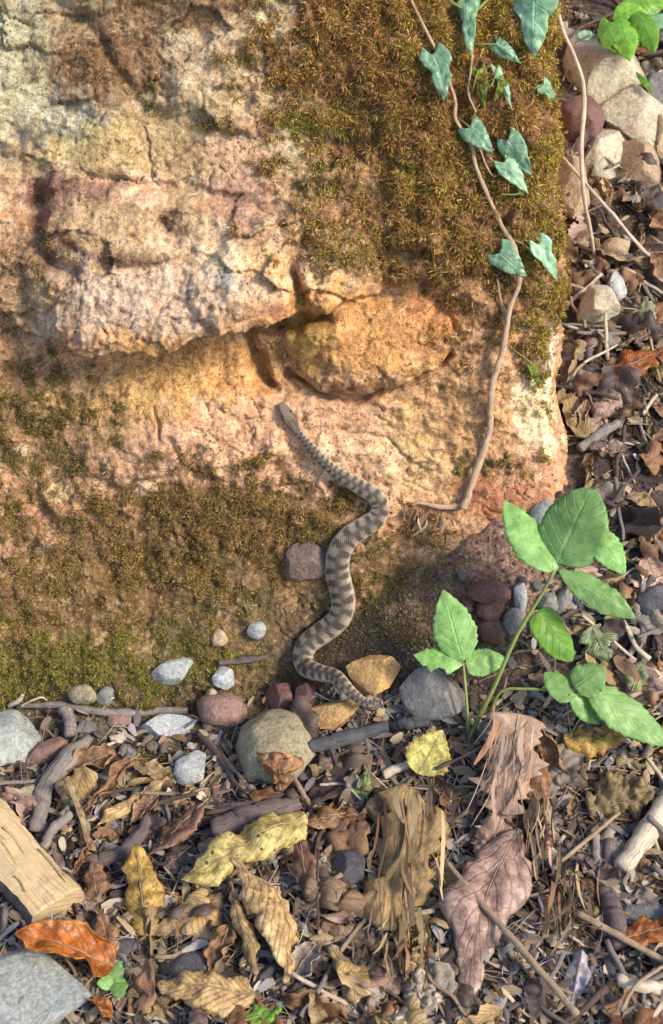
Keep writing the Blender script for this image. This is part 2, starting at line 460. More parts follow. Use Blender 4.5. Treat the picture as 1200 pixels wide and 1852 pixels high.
gsmall = gok & (gu > -400) & (gu < 1700) & (gv > -300) & (gv < 2300)
paint(soilc, gu, gv, [
    (870, 970, 200, 140, (0.38, 0.24, 0.18), 1.0), (880, 900, 90, 40, (0.34, 0.16, 0.10), 0.8), (800, 1010, 110, 80, (0.24, 0.15, 0.11), .9),
    (1080, 900, 120, 200, (0.06, 0.045, 0.045), 0.7), (1120, 300, 140, 320, (0.075, 0.055, 0.05), 0.8),
    (250, 1290, 330, 45, (0.12, 0.10, 0.06), 0.8), (150, 1250, 250, 40, (0.13, 0.12, 0.04), 0.7), (340, 1370, 90, 40, (0.10, 0.09, 0.035), 0.8),
    (600, 1240, 200, 50, (0.11, 0.07, 0.05), 0.7), (850, 1100, 120, 60, (0.14, 0.08, 0.065), 0.7),
    (600, 1700, 500, 130, (0.055, 0.045, 0.045), 0.7)], gsmall)
ground = link('ground', make_mesh('ground', GV, GF, M['soil'], cols=soilc), kind='structure')

# ------------------------------------------------------------------ boulder
LEAN = math.tan(R(20)); RN = np.array([0, -math.cos(R(20)), math.sin(R(20))])


def plane_hit(px, py):
    d = ray(px, py); k = Vector((0, 1, -LEAN))
    t = -CAM.dot(k) / d.dot(k)
    return CAM + d * t


XC = 0.198
edge = [plane_hit(px, py) for px, py in ((1000, -60), (1000, 60), (1003, 300), (1014, 480), (1026, 600), (1030, 720), (1036, 900))]
ez = np.array([p.z for p in edge][::-1]); ex = np.array([p.x for p in edge][::-1])
RC = 0.030
front_f = np.arange(-0.325, XC - RC, 0.00118)
front_c = np.arange(-0.80, -0.326, 0.005)
arc = np.linspace(0, 1, 60)[1:]
side = np.concatenate([np.arange(0.002, 0.05, 0.002), np.arange(0.05, 0.55, 0.012)])
# plan columns: (unfolded s, x, y, nx, ny)
cols_ = []
for x in np.concatenate([front_c, front_f]): cols_.append((x, x, 0, 0, -1))
x0 = front_f[-1]
for a in arc * math.pi / 2: cols_.append((x0 + RC * a, x0 + RC * math.sin(a), RC * (1 - math.cos(a)), math.sin(a), -math.cos(a)))
s0 = cols_[-1][0]; xe = cols_[-1][1]
for d in side: cols_.append((s0 + d, xe - 0.10 * d, RC + d, 1, 0.1))
sE = cols_[-1][0]
for t in np.linspace(0, 1, 30)[1:]: cols_.append((sE + t, xe - 0.05 - t * 0.95, RC + 0.55 + 0.05 * math.sin(t * 3.1), 0, 1))
for t in np.linspace(0, 1, 20)[1:-1]: cols_.append((sE + 1 + t, -0.80 - 0.03 * math.sin(t * 3.1), RC + 0.55 - t * (RC + 0.55), -1, 0))
PC = np.array(cols_)
rows_z = np.concatenate([np.arange(-0.12, -0.02, 0.01), np.arange(-0.02, 0.565, 0.00118), np.arange(0.57, 0.70, 0.008)])
nR, nC = len(rows_z), len(PC)
Zg = rows_z[:, None] + np.zeros((1, nC)); Sg = PC[None, :, 0] + np.zeros((nR, 1))
NX = PC[None, :, 3] + np.zeros((nR, 1)); NY = PC[None, :, 4] + np.zeros((nR, 1))
sh = (np.interp(rows_z, ez, ex) - (XC))[:, None] * np.clip((PC[None, :, 1] + 0.02) / (XC + 0.02), 0, 1)
Xg = PC[None, :, 1] + sh; Yg = PC[None, :, 2] + LEAN * Zg * (PC[None, :, 4] < 0.5) + 0.1 * Zg * (PC[None, :, 4] >= 0.5)
base = np.stack([Xg, Yg, Zg], -1).reshape(-1, 3)
unf = np.stack([Sg + sh, LEAN * Zg, Zg], -1).reshape(-1, 3)
u, v, _ = project(unf)
front = ((np.arange(nC) < len(front_c) + len(front_f) + len(arc) + len(side))[None, :] + np.zeros((nR, 1), bool)).reshape(-1)

wu = u + 16 * fbm(u / 90, v / 90, 5.0, 3); wv = v + 16 * fbm(u / 90, v / 90, 11.0, 3)
D = 0.012 * fbm(u / 230, v / 230, 2.0, 2)
lu = [-600, 0, 40, 95, 180, 230, 290, 390, 470, 540, 590, 620, 700, 800, 900, 1040, 1400]
lv = [500, 548, 590, 612, 634, 622, 625, 592, 576, 560, 566, 545, 520, 490, 478, 500, 500]
La = [.012, .014, .016, .020, .031, .031, .032, .031, .030, .031, .027, .014, .011, .012, .011, .004, 0.0]
Lv = np.interp(u, lu, lv) + 9 * fbm(u / 45, v / 400, 4.0, 3)
step = sst(Lv + 5, Lv - 7, v); up = np.maximum(0, Lv - v)
D += np.interp(u, lu, La) * step * (0.25 + 0.75 * np.exp(-up / 230))
e = ((wu - 310) / 262) ** 2 + ((wv - 500) / 158) ** 2
D += 0.027 * np.sqrt(np.clip(1 - e, 0, 1)) * step
e = ((wu - 612) / 66) ** 2 + ((wv - 470) / 112) ** 2
D += 0.018 * np.sqrt(np.clip(1 - e, 0, 1)) * step
e = ((wu - 448) / 92) ** 2 + ((wv - 515) / 88) ** 2
D += 0.017 * np.sqrt(np.clip(1 - e, 0, 1)) * step
e = ((wu - 662) / 158) ** 2 + ((wv - 622) / 92) ** 2
D += 0.026 * np.sqrt(np.clip(1 - e, 0, 1)) * (1 - step)
# hollow below the ledge, toe at the foot
D += -0.012 * np.exp(-(((v - 650) / 55) ** 2)) * sst(640, 560, u) * sst(-100, 120, u) * (1 - step)
D += 0.018 * sst(900, 1290, v) * sst(760, 520, u)
D += 0.010 * sst(1000, 800, v) * np.exp(-((u - 330) / 130) ** 2) * np.exp(-((v - 800) / 110) ** 2)
grooves = [([(452, 596), (455, 640), (470, 680), (495, 708)], 10, .026), ([(470, 590), (530, 585), (585, 560)], 12, .026),
           ([(535, 440), (542, 500), (550, 560)], 11, .016), ([(66, 330), (68, 400), (85, 450), (120, 470), (150, 478)], 15, .012),
           ([(225, 474), (250, 480), (275, 474)], 11, .009), ([(310, 405), (325, 420)], 12, .010), ([(60, 370), (100, 345), (200, 330), (320, 335)], 12, .008),
           ([(100, 0), (180, 60), (210, 130), (290, 210)], 14, .006), ([(320, 545), (352, 558), (380, 566)], 3, .004),
           ([(520, 680), (570, 700), (640, 722), (720, 705), (790, 668), (818, 650)], 4.5, .013), ([(760, 520), (800, 560), (812, 640)], 9, .005),
           ([(280, 735), (290, 790)], 4, .004), ([(0, 690), (70, 680)], 5, .004), ([(620, 780), (700, 800), (760, 840)], 5, .003),
           ([(355, 812), (360, 816)], 9, .006), ([(310, 790), (360, 850), (420, 870)], 7, .004), ([(505, 775), (560, 850), (640, 912)], 8, .003)]
for pts, wd, dp in grooves:
    d = polydist(wu, wv, pts)
    D -= dp * np.exp(-(d / wd) ** 2)
def facets(uu, vv, size, seed):
    gx_, gy_ = uu / size, vv / size; ix, iy = np.floor(gx_).astype(np.int64), np.floor(gy_).astype(np.int64)
    best = np.full(uu.shape, 9.0); second = np.full(uu.shape, 9.0); val = np.zeros(uu.shape)
    for dx in (-1, 0, 1):
        for dy in (-1, 0, 1):
            h = _hash(ix + dx, iy + dy, seed + 0 * ix); h2 = _hash(ix + dx, iy + dy, seed + 5 + 0 * ix); h3 = _hash(ix + dx, iy + dy, seed + 9 + 0 * ix)
            px_, py_ = ix + dx + h / 65536., iy + dy + h2 / 65536.
            d = np.hypot(gx_ - px_, gy_ - py_)
            pl_ = (gx_ - px_) * (h3 / 32768. - 1) + (gy_ - py_) * (((h3 * 31) & 0xffff) / 32768. - 1) + .6 * (((h3 * 77) & 0xffff) / 32768. - 1)
            near_ = d < best
            second = np.where(near_, best, np.minimum(second, d)); val = np.where(near_, pl_, val); best = np.where(near_, d, best)
    return val, second - best


wu2 = u + 10 * fbm(u / 40, v / 40, 75.0, 3); wv2 = v + 10 * fbm(u / 40, v / 40, 85.0, 3)
hard = sst(-.25, .2, fbm(u / 170, v / 170, 95.0, 2) + .35 * step) * (.25 + .75 * step)
f1, b1 = facets(wu2, wv2 * 1.25, 105., 3); f2, b2 = facets(wu2 + .4 * wv2, wv2 * 1.2, 38., 8)
D += (0.0058 * f1 + 0.0013 * f2) * (0.22 + 0.78 * hard) - 0.0012 * np.exp(-(b1 / .05) ** 2) * hard
rough_hi = 0.35 + 0.7 * sst(0.15, -0.15, fbm(u / 160, v / 160, 40.0, 2))
D += (0.0045 * ridged(u / 110, v / 75, 21.0, 4) + 0.0034 * fbm(u / 32, v / 32, 31.0, 3)) * rough_hi
D += 0.0010 * ridged(u / 17, v / 15, 51.0, 3) * (0.4 + sst(-.2, .4, fbm(u / 90, v / 90, 66.0, 2))) + 0.0006 * noise(u / 5.5, v / 5.5, 7.0) + 0.0007 * noise(u / 11, v / 11, 27.0)
crk = np.abs(fbm(u / 75, v / 60, 91.0, 3)); D -= 0.0030 * np.exp(-(crk / .03) ** 2) * sst(0., .3, noise(u / 120, v / 120, 17.0))
fr = blob(u, v, 230, 565, 190, 70, 2.0)
D += fr * 0.0045 * ridged((u + 0.5 * v) / 26, (v - 0.3 * u) / 60, 61.0, 3)

nrm = np.stack([NX, NY, np.zeros_like(NX)], -1).reshape(-1, 3)
nrm = nrm / np.linalg.norm(nrm, axis=1)[:, None]
fw = np.clip(-nrm[:, 1], 0, 1)[:, None]
ndir = nrm * (1 - fw * 0.06) + np.array([0, 0, 0.342]) * fw
ndir /= np.linalg.norm(ndir, axis=1)[:, None]

# moss cover (density, palette index, strand length) in face coordinates
MOSS = [  # u, v, ru, rv, density, colour, length
    (760, 110, 230, 190, .9, 'rust', 1.5), (880, 280, 180, 250, .9, 'rust', 1.45), (690, 400, 160, 90, .75, 'rust', 1.25), (640, 50, 140, 110, .8, 'rust', 1.5),
    (990, 330, 40, 340, 1.1, 'lime', 1.0), (960, 500, 70, 150, .8, 'olive', 1.0), (575, 225, 50, 40, .9, 'green', 1.2), (570, 325, 55, 35, .8, 'green', 1.1),
    (640, 350, 90, 40, .7, 'olive', 1.0), (500, 110, 70, 30, .6, 'olive', 1.3), (470, 165, 60, 16, .5, 'darkrust', 1.2), (545, 180, 50, 26, .6, 'rust', 1.3), (525, 300, 60, 20, .6, 'olive', 1.2), (590, 395, 60, 26, .6, 'olive', 1.2), (650, 455, 60, 30, .6, 'green', 1.1), (540, 60, 60, 60, .6, 'rust', 1.4), (440, 225, 70, 14, .6, 'olive', 1.1), (700, 470, 120, 35, .6, 'olive', 1.0),
    (850, 530, 90, 60, .5, 'dark', 1.0), (860, 50, 110, 60, .5, 'lime', 1.3), (690, 200, 80, 40, .4, 'olive', 1.2), (860, 330, 90, 70, .5, 'olive', 1.2), (900, 430, 90, 60, .7, 'olive', 1.1), (780, 330, 60, 60, .5, 'lime', 1.1), (640, 300, 60, 50, .6, 'olive', 1.2), (760, 40, 60, 50, .5, 'lime', 1.3),
    (190, 105, 100, 75, .4, 'darkrust', .9), (330, 10, 150, 35, .4, 'darkrust', 1.0), (275, 165, 12, 36, .7, 'green', .9), (240, 460, 55, 16, .3, 'olive', .8),
    (45, 470, 65, 60, .55, 'olive', .9), (0, 560, 60, 50, .45, 'olive', .9), (30, 790, 160, 120, .85, 'dolive', 1.0), (60, 690, 80, 30, .35, 'green', .8), (220, 860, 150, 60, .25, 'dolive', .8),
    (430, 950, 210, 95, .95, 'olive', 1.1), (180, 1050, 310, 130, .7, 'olive', 1.05), (300, 930, 260, 60, .38, 'darkrust', .9), (90, 1215, 270, 60, 1.1, 'green', 1.1),
    (340, 1190, 160, 70, .8, 'green', .9), (510, 1105, 80, 45, .7, 'bluegreen', .6), (340, 640, 90, 30, .28, 'olive', .7), (230, 680, 110, 30, .2, 'olive', .7),
    (540, 940, 60, 50, .5, 'olive', .9), (720, 1050, 100, 60, .7, 'green', 1.0), (690, 1010, 80, 45, .45, 'olive', 1.0), (720, 1120, 80, 50, .7, 'green', 1.0), (760, 950, 45, 45, .4, 'darkrust', 1.1),
    (885, 840, 50, 22, .8, 'green', .8), (780, 770, 110, 80, .25, 'olive', .7), (660, 740, 110, 50, .2, 'olive', .6), (720, 690, 90, 18, .35, 'olive', .7), (840, 700, 60, 50, .3, 'olive', .7), (495, 660, 20, 45, .4, 'olive', .6), (960, 690, 40, 40, .3, 'olive', .7), (620, 1150, 60, 50, .4, 'green', .8)]
PAL = {'rust': [(0.27, 0.13, 0.04), (0.34, 0.20, 0.055), (0.15, 0.06, 0.026), (0.27, 0.20, 0.035), (0.46, 0.31, 0.11), (0.20, 0.08, 0.035), (0.16, 0.17, 0.03), (0.12, 0.055, 0.03), (0.30, 0.13, 0.045)],
       'darkrust': [(0.16, 0.075, 0.035), (0.11, 0.05, 0.028), (0.22, 0.13, 0.05)],
       'lime': [(0.34, 0.29, 0.035), (0.25, 0.23, 0.03), (0.42, 0.35, 0.05), (0.18, 0.14, 0.02), (0.26, 0.15, 0.03)],
       'olive': [(0.22, 0.15, 0.04), (0.14, 0.11, 0.03), (0.30, 0.21, 0.07), (0.13, 0.075, 0.03), (0.18, 0.15, 0.03), (0.20, 0.105, 0.04), (0.09, 0.06, 0.025)],
       'dolive': [(0.15, 0.12, 0.03), (0.10, 0.085, 0.025), (0.20, 0.16, 0.045), (0.18, 0.10, 0.04)],
       'green': [(0.15, 0.16, 0.025), (0.21, 0.205, 0.03), (0.10, 0.105, 0.02), (0.24, 0.19, 0.05), (0.17, 0.105, 0.035), (0.08, 0.07, 0.02)],
       'bluegreen': [(0.13, 0.16, 0.075), (0.17, 0.20, 0.11), (0.11, 0.11, 0.05)],
       'dark': [(0.13, 0.075, 0.03), (0.18, 0.12, 0.035), (0.10, 0.065, 0.03)]}
PALN = list(PAL)


def moss_fields(u, v):
    den = np.zeros(len(u)); w = np.zeros((len(u), len(PALN))); ln = np.ones(len(u)) * 0.9
    for k, (cu, cv, ru, rv, a, cn, lg) in enumerate(MOSS):
        sel = (np.abs(u - cu) < ru * 2.3) & (np.abs(v - cv) < rv * 2.3)
        if not sel.any(): continue
        b = blob(u[sel], v[sel], cu, cv, ru, rv, 100 + k * 2.7, 0.8, 40.0, 0.4) * a
        ln[sel] = np.where(b > den[sel], lg, ln[sel]); den[sel] = np.maximum(den[sel], b)
        w[np.where(sel)[0], PALN.index(cn)] += b
    return den, w, ln


pos = base + ndir * D[:, None]
pu, pv, _ = project(pos)
pu = np.where(front, np.where(u > 1000, u, pu), u); pv = np.where(front, pv, v)
den, mw, mln = moss_fields(pu, pv)
den[~front] *= 0.5
D2 = den * (0.003 + 0.0065 * fbm(u / 45, v / 40, 71.0, 3) + 0.0018 * noise(u / 8, v / 8, 5.0))
pos = pos + ndir * D2[:, None]
rockc = np.tile(np.array([0.43, 0.265, 0.155]), (len(pos), 1))
big = fbm(pu / 120, pv / 120, 80.0, 4)[:, None]
rockc = rockc * (1 + 0.35 * big) + np.array([0.03, 0.012, 0.0]) * fbm(pu / 70, pv / 70, 90.0, 3)[:, None]
paint(rockc, pu, pv, [
    (250, 180, 420, 260, (0.37, 0.275, 0.18), .85), (300, 460, 300, 150, (0.39, 0.29, 0.20), .8),
    (60, 120, 150, 160, (0.40, 0.35, 0.25), .9), (20, 60, 60, 110, (0.35, 0.31, 0.235), .8), (390, 110, 120, 110, (0.50, 0.36, 0.25), .8), (492, 30, 42, 55, (0.62, 0.56, 0.42), 1.0),
    (150, 200, 80, 50, (0.40, 0.355, 0.30), .8), (300, 100, 35, 60, (0.42, 0.36, 0.28), .6), (60, 245, 36, 28, (0.17, 0.145, 0.13), 1.0), (200, 260, 120, 50, (0.40, 0.31, 0.15), .8), (330, 250, 160, 70, (0.36, 0.24, 0.14), .7),
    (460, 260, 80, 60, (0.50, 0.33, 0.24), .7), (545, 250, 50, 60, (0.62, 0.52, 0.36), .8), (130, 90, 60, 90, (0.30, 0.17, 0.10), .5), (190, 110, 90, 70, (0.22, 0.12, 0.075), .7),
    (85, 400, 36, 75, (0.20, 0.11, 0.09), .9), (150, 345, 110, 20, (0.21, 0.12, 0.10), .8), (140, 462, 70, 16, (0.18, 0.105, 0.09), .8), (220, 120, 100, 60, (0.20, 0.11, 0.07), .7), (300, 20, 160, 30, (0.20, 0.11, 0.065), .7), (220, 400, 110, 55, (0.36, 0.26, 0.155), .8), (265, 345, 40, 30, (0.62, 0.44, 0.31), .9),  # leading dark patches: groove shade and stains painted along the sub-block outline
    (310, 400, 22, 22, (0.09, 0.05, 0.045), .9), (430, 355, 60, 40, (0.28, 0.16, 0.13), .6), (350, 440, 70, 40, (0.52, 0.40, 0.28), .7), (400, 475, 40, 45, (0.56, 0.46, 0.32), .9), (480, 490, 50, 55, (0.60, 0.40, 0.22), .9),
    (220, 540, 170, 65, (0.43, 0.34, 0.28), .95), (130, 520, 40, 60, (0.37, 0.29, 0.22), .8), (330, 540, 80, 40, (0.48, 0.38, 0.30), .7), (385, 470, 9, 8, (0.25, 0.25, 0.24), 1.0), (408, 505, 15, 17, (0.27, 0.27, 0.26), 1.0), (600, 460, 60, 90, (0.58, 0.44, 0.26), .8),
    (545, 480, 14, 60, (0.26, 0.19, 0.16), .7), (250, 470, 50, 14, (0.13, 0.09, 0.06), .7), (50, 540, 70, 40, (0.33, 0.23, 0.13), .7), (525, 565, 60, 15, (0.26, 0.11, 0.06), .7),  # leading grey patch: shade of the upright groove painted into the rock
    (660, 600, 150, 85, (0.44, 0.245, 0.095), .9), (780, 570, 40, 50, (0.46, 0.21, 0.09), .8), (560, 610, 40, 60, (0.42, 0.28, 0.09), .7),
    (330, 690, 200, 70, (0.50, 0.29, 0.115), .85), (420, 690, 60, 90, (0.50, 0.30, 0.135), .8), (200, 720, 150, 60, (0.46, 0.31, 0.13), .6), (90, 650, 130, 40, (0.42, 0.25, 0.15), .7),
    (430, 830, 180, 90, (0.56, 0.35, 0.235), .85), (600, 790, 120, 80, (0.52, 0.32, 0.21), .8), (700, 830, 110, 70, (0.56, 0.40, 0.27), .7), (540, 900, 90, 50, (0.54, 0.34, 0.23), .8), (770, 800, 80, 90, (0.50, 0.35, 0.17), .7), (230, 830, 110, 60, (0.36, 0.24, 0.17), .7),
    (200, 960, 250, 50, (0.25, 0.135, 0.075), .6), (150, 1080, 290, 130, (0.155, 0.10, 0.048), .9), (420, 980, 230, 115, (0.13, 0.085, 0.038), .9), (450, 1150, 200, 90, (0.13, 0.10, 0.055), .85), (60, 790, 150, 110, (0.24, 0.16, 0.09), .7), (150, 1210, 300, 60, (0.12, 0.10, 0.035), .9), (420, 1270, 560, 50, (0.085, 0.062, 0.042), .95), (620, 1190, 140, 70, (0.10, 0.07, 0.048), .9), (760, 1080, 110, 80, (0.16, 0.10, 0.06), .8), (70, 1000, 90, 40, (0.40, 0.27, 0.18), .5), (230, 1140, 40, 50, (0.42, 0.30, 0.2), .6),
    (40, 820, 14, 12, (0.66, 0.6, 0.5), .9), (105, 890, 26, 18, (0.55, 0.44, 0.25), .9), (255, 880, 18, 10, (0.6, 0.5, 0.38), .8), (115, 1085, 14, 12, (0.6, 0.48, 0.34), .8),
    (860, 760, 80, 90, (0.42, 0.25, 0.13), .7), (985, 740, 42, 95, (0.60, 0.48, 0.31), .95), (1005, 640, 18, 45, (0.68, 0.62, 0.48), .9), (1010, 760, 16, 25, (0.28, 0.17, 0.06), .8), (960, 860, 80, 50, (0.42, 0.25, 0.16), .8), (890, 900, 90, 40, (0.34, 0.15, 0.085), .8),
    (720, 400, 18, 12, (0.55, 0.5, 0.47), .8), (760, 180, 60, 50, (0.18, 0.09, 0.06), .5), (880, 300, 170, 260, (0.17, 0.09, 0.045), .75), (740, 130, 230, 160, (0.18, 0.10, 0.045), .75), (700, 400, 140, 80, (0.22, 0.125, 0.055), .6), (740, 235, 20, 30, (0.4, 0.25, 0.15), .5),
    (520, 240, 40, 20, (0.5, 0.35, 0.22), .5), (985, 745, 50, 90, (0.66, 0.54, 0.37), 1.0), (1008, 640, 22, 50, (0.72, 0.66, 0.52), 1.0), (1008, 755, 12, 20, (0.26, 0.15, 0.05), .9)], front)
paint(rockc, pu, pv, [(x, y, r, r * .8, (0.10, 0.06, 0.05), .7) for x, y, r in zip(rng.uniform(0, 1000, 70), rng.uniform(300, 1000, 70), rng.uniform(3, 9, 70))], front)
rockc *= np.array([1.27, 1.27, 1.23])
rockc *= 1 + (sst(360, 200, pv) * sst(640, 500, pu))[:, None] * np.array([-.10, .01, -.02])
rockc[:] = np.clip(rockc, .03, .8)
barer = .06 + .94 * sst(-.30, .12, fbm(u / 70, v / 52, 123.0, 4) + .35 * np.clip(den - .6, 0, 1))
rb = (np.clip(den, 0, 1) * (1 - barer) * sst(700, 620, pv))[:, None] * .75
rockc = rockc * (1 - rb) + np.array([0.26, 0.125, 0.06]) * rb
dm = (np.clip(den, 0, 1) * (.35 + .65 * barer))[:, None] * 0.65
rockc = rockc * (1 - dm) + np.array([0.085, 0.055, 0.022]) * dm  # rock darkened under moss: shade of the gaps between strands put into colour

# close the top
topc = np.array([-0.25, 0.45, 0.78])
lastr = pos.reshape(nR, nC, 3)[-1]
extra = [lastr + (topc - lastr) * t + np.array([0, 0, 0.05 * math.sin(t * math.pi)]) for t in (0.06, 0.2, 0.4, 0.7, 0.98)]
RV = np.concatenate([pos] + extra)
RF = grid_faces(nR + 5, nC, True)
rockc = np.concatenate([rockc] + [rockc.reshape(nR, nC, 3)[-1]] * 5)
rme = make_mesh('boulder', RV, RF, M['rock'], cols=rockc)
boulder = link('boulder', rme, label='huge weathered pinkish orange boulder with overhanging ledge, half covered in moss', cat='boulder')

BV = BVHTree.FromPolygons([tuple(p) for p in np.concatenate([RV, GV]).tolist()], (RF.tolist() + (GF + len(RV)).tolist()))
BG = BVHTree.FromPolygons([tuple(p) for p in GV.tolist()], GF.tolist())


def hit(px, py, tree=None):
    d = ray(px, py)
    loc, n, i, t = (tree or BV).ray_cast(CAM, d)
    if loc is None:
        loc = CAM + d * 1.5; n = Vector((0, 0, 1))
    if n.dot(d) > 0: n = -n
    return loc, n


def hits(px, py, r=14):
    """surface point with a normal averaged over a small patch"""
    loc, n = hit(px, py)
    a = n.copy()
    for dx, dy in ((r, 0), (-r, 0), (0, r), (0, -r)):
        l2, n2 = hit(px + dx, py + dy)
        if (l2 - loc).length < 0.06: a += n2
    return loc, a.normalized()


# ------------------------------------------------------------------ moss strands (stuff)
def strands(name, P, N, ln, cl, label, cat, wid=0.00030, parent=None):
    n = len(P)
    rv = rng.normal(size=(n, 3)); rv -= (rv * N).sum(1)[:, None] * N
    rv /= np.linalg.norm(rv, axis=1)[:, None] + 1e-9
    d0 = N * 0.75 + rv * rng.uniform(0.2, 1.0, (n, 1)) + np.array([0, 0, -0.12])
    d0 /= np.linalg.norm(d0, axis=1)[:, None]
    d1 = d0 * 0.6 + rv * rng.uniform(0.1, 0.9, (n, 1)) + np.array([0, 0, -0.25]); d1 /= np.linalg.norm(d1, axis=1)[:, None]
    sd = np.cross(d0, N + rng.normal(size=(n, 3)) * 0.4); sd /= np.linalg.norm(sd, axis=1)[:, None] + 1e-9
    w = (wid * rng.uniform(0.7, 1.4, n))[:, None]; l = ln[:, None]
    b = P - N * 0.0008
    m = b + d0 * l * 0.55
    V = np.stack([b - sd * w * .5, b + sd * w * .5, m + sd * w, m - sd * w, m + d1 * l * 0.5], 1).reshape(-1, 3)
    k = np.arange(n)[:, None] * 5
    F = np.concatenate([k + np.array([[0, 1, 2]]), k + np.array([[0, 2, 3]]), k + np.array([[3, 2, 4]])])
    cc = np.repeat(cl, 5, 0).reshape(n, 5, 3).copy()
    cc[:, 4] *= 1.25
    me = make_mesh(name, V, F, M['moss'], cols=cc.reshape(-1, 3), smooth=False)
    return link(name, me, parent=parent, label=label, cat=cat, kind='stuff')


def pick_cols(w):
    n = len(w); out = np.zeros((n, 3))
    cw = np.cumsum(w + 1e-6, 1); cw /= cw[:, -1:]
    idx = (rng.random((n, 1)) > cw).sum(1)
    for k, nme in enumerate(PALN):
        s = np.where(idx == k)[0]
        p = np.array(PAL[nme]); out[s] = p[rng.integers(0, len(p), len(s))]
    return out * rng.uniform(0.45, 2.1, (n, 1))  # brightness spread puts golden highlights and shaded gaps into the strand colours


vn = np.empty(len(rme.vertices) * 3, np.float32); rme.vertex_normals.foreach_get('vector', vn); vn = vn.reshape(-1, 3)[:len(pos)].astype(float)
flip = np.sign((vn * ndir).sum(1)); flip[flip == 0] = 1; vn *= flip[:, None]
vis = front & (pu > -60) & (pu < 1130) & (pv > -60) & (pv < 1400)
clump = sst(-0.25, 0.3, noise(u / 14, v / 14, 33.0) + 0.7 * noise(u / 40, v / 40, 13.0))
bare = .06 + .94 * sst(-.30, .12, fbm(u / 70, v / 52, 123.0, 4) + .35 * np.clip(den - .6, 0, 1))
pr = np.where(vis, np.clip(den - 0.12, 0, 1) ** 1.3 * (0.12 + 0.88 * clump) * bare, 0) + np.where(vis, 0.010 * sst(0.0, 0.4, fbm(u / 50, v / 50, 44.0, 2)), 0)
# spacing differs on coarse columns: keep the fine ones only
NM = 400000
idx = rng.choice(len(pos), NM, p=pr / pr.sum())
Pm = pos[idx] + rng.normal(size=(NM, 3)) * 0.0006
lnm = mln[idx] ** 2 * rng.uniform(0.0011, 0.0034, NM) * (0.7 + 0.5 * clump[idx])
moss = strands('moss', Pm, vn[idx], lnm, pick_cols(mw[idx] + 0.02 * (np.arange(len(PALN)) == PALN.index('olive'))), None, None, parent=boulder)
# moss on the soil
gden, gmw, gln = moss_fields(np.where(gsmall, gu, -9999), np.where(gsmall, gv, -9999))
for cu, cv, ru, rv, a in ((330, 1365, 80, 35, .8), (150, 1440, 60, 25, .4), (520, 1165, 120, 40, .6), (240, 1255, 260, 25, .8), (700, 1120, 120, 80, .9), (740, 1060, 90, 50, .9), (640, 1180, 80, 40, .6), (760, 1000, 60, 50, .8), (700, 1060, 60, 60, .9), (450, 1210, 130, 40, .7), (880, 1820, 60, 25, .6), (240, 1720, 60, 25, .5), (1110, 440, 60, 60, .7), (600, 1190, 150, 30, .5), (1120, 640, 40, 40, .3)):
    sel = gsmall & (np.abs(gu - cu) < 2.3 * ru) & (np.abs(gv - cv) < 2.3 * rv)
    b = blob(gu[sel], gv[sel], cu, cv, ru, rv, cu * .1, 0.8, 30.0) * a
    gden[sel] = np.maximum(gden[sel], b); gmw[np.where(sel)[0], PALN.index('green')] += b
gout = (GV[:, 1] < LEAN * GV[:, 2] + 0.015) | (GV[:, 0] > 0.19)
gp = np.where(gout & gsmall & (gv > -50) & (gu < 1210), np.clip(gden - 0.1, 0, 1), 0) * gd ** 2
NG = 45000
gi = rng.choice(len(GV), NG, p=gp / gp.sum())
strands('soil_moss', GV[gi] + rng.normal(size=(NG, 3)) * [0.0014, 0.0014, 0.0003], np.tile([0, -0.2, 0.98], (NG, 1)), gln[gi] * rng.uniform(0.0012, 0.0036, NG), pick_cols(gmw[gi]),
        'short green and olive moss growing over the soil at the boulder foot', 'moss')

# ------------------------------------------------------------------ loose litter (stuff)
def scatter(n, reject=None):
    out = []
    while len(out) < n:
        k = rng.uniform(0, 1, (n * 3, 2))
        px, py = k[:, 0] * 1800 - 250, np.where(k[:, 1] < 0.72, 1255 + k[:, 1] / 0.72 * 650, 0 + (k[:, 1] - .72) / .28 * 1260)
        for a, b in zip(px, py):
            if b < 1260 and a < 1015 + max(0, (b - 880)) * -0.35: continue
            if b < 1330 and a < 480 and rng.random() < 0.75: continue
            if b < 1050 and a < 1000: continue
            out.append((a, b))
            if len(out) >= n: break
    return out


LC = np.array([(0.20, 0.145, 0.11), (0.10, 0.075, 0.065), (0.28, 0.20, 0.13), (0.15, 0.135, 0.14), (0.38, 0.28, 0.17), (0.23, 0.125, 0.07), (0.07, 0.056, 0.055), (0.44, 0.37, 0.28), (0.12, 0.085, 0.07), (0.24, 0.23, 0.235), (0.34, 0.26, 0.16), (0.32, 0.295, 0.275)])


def ground_pts(n):
    P, N = [], []
    for a, b in scatter(n):
        l, nn = hit(a, b, BG); P.append(l); N.append(nn)
    return np.array(P), np.array(N)


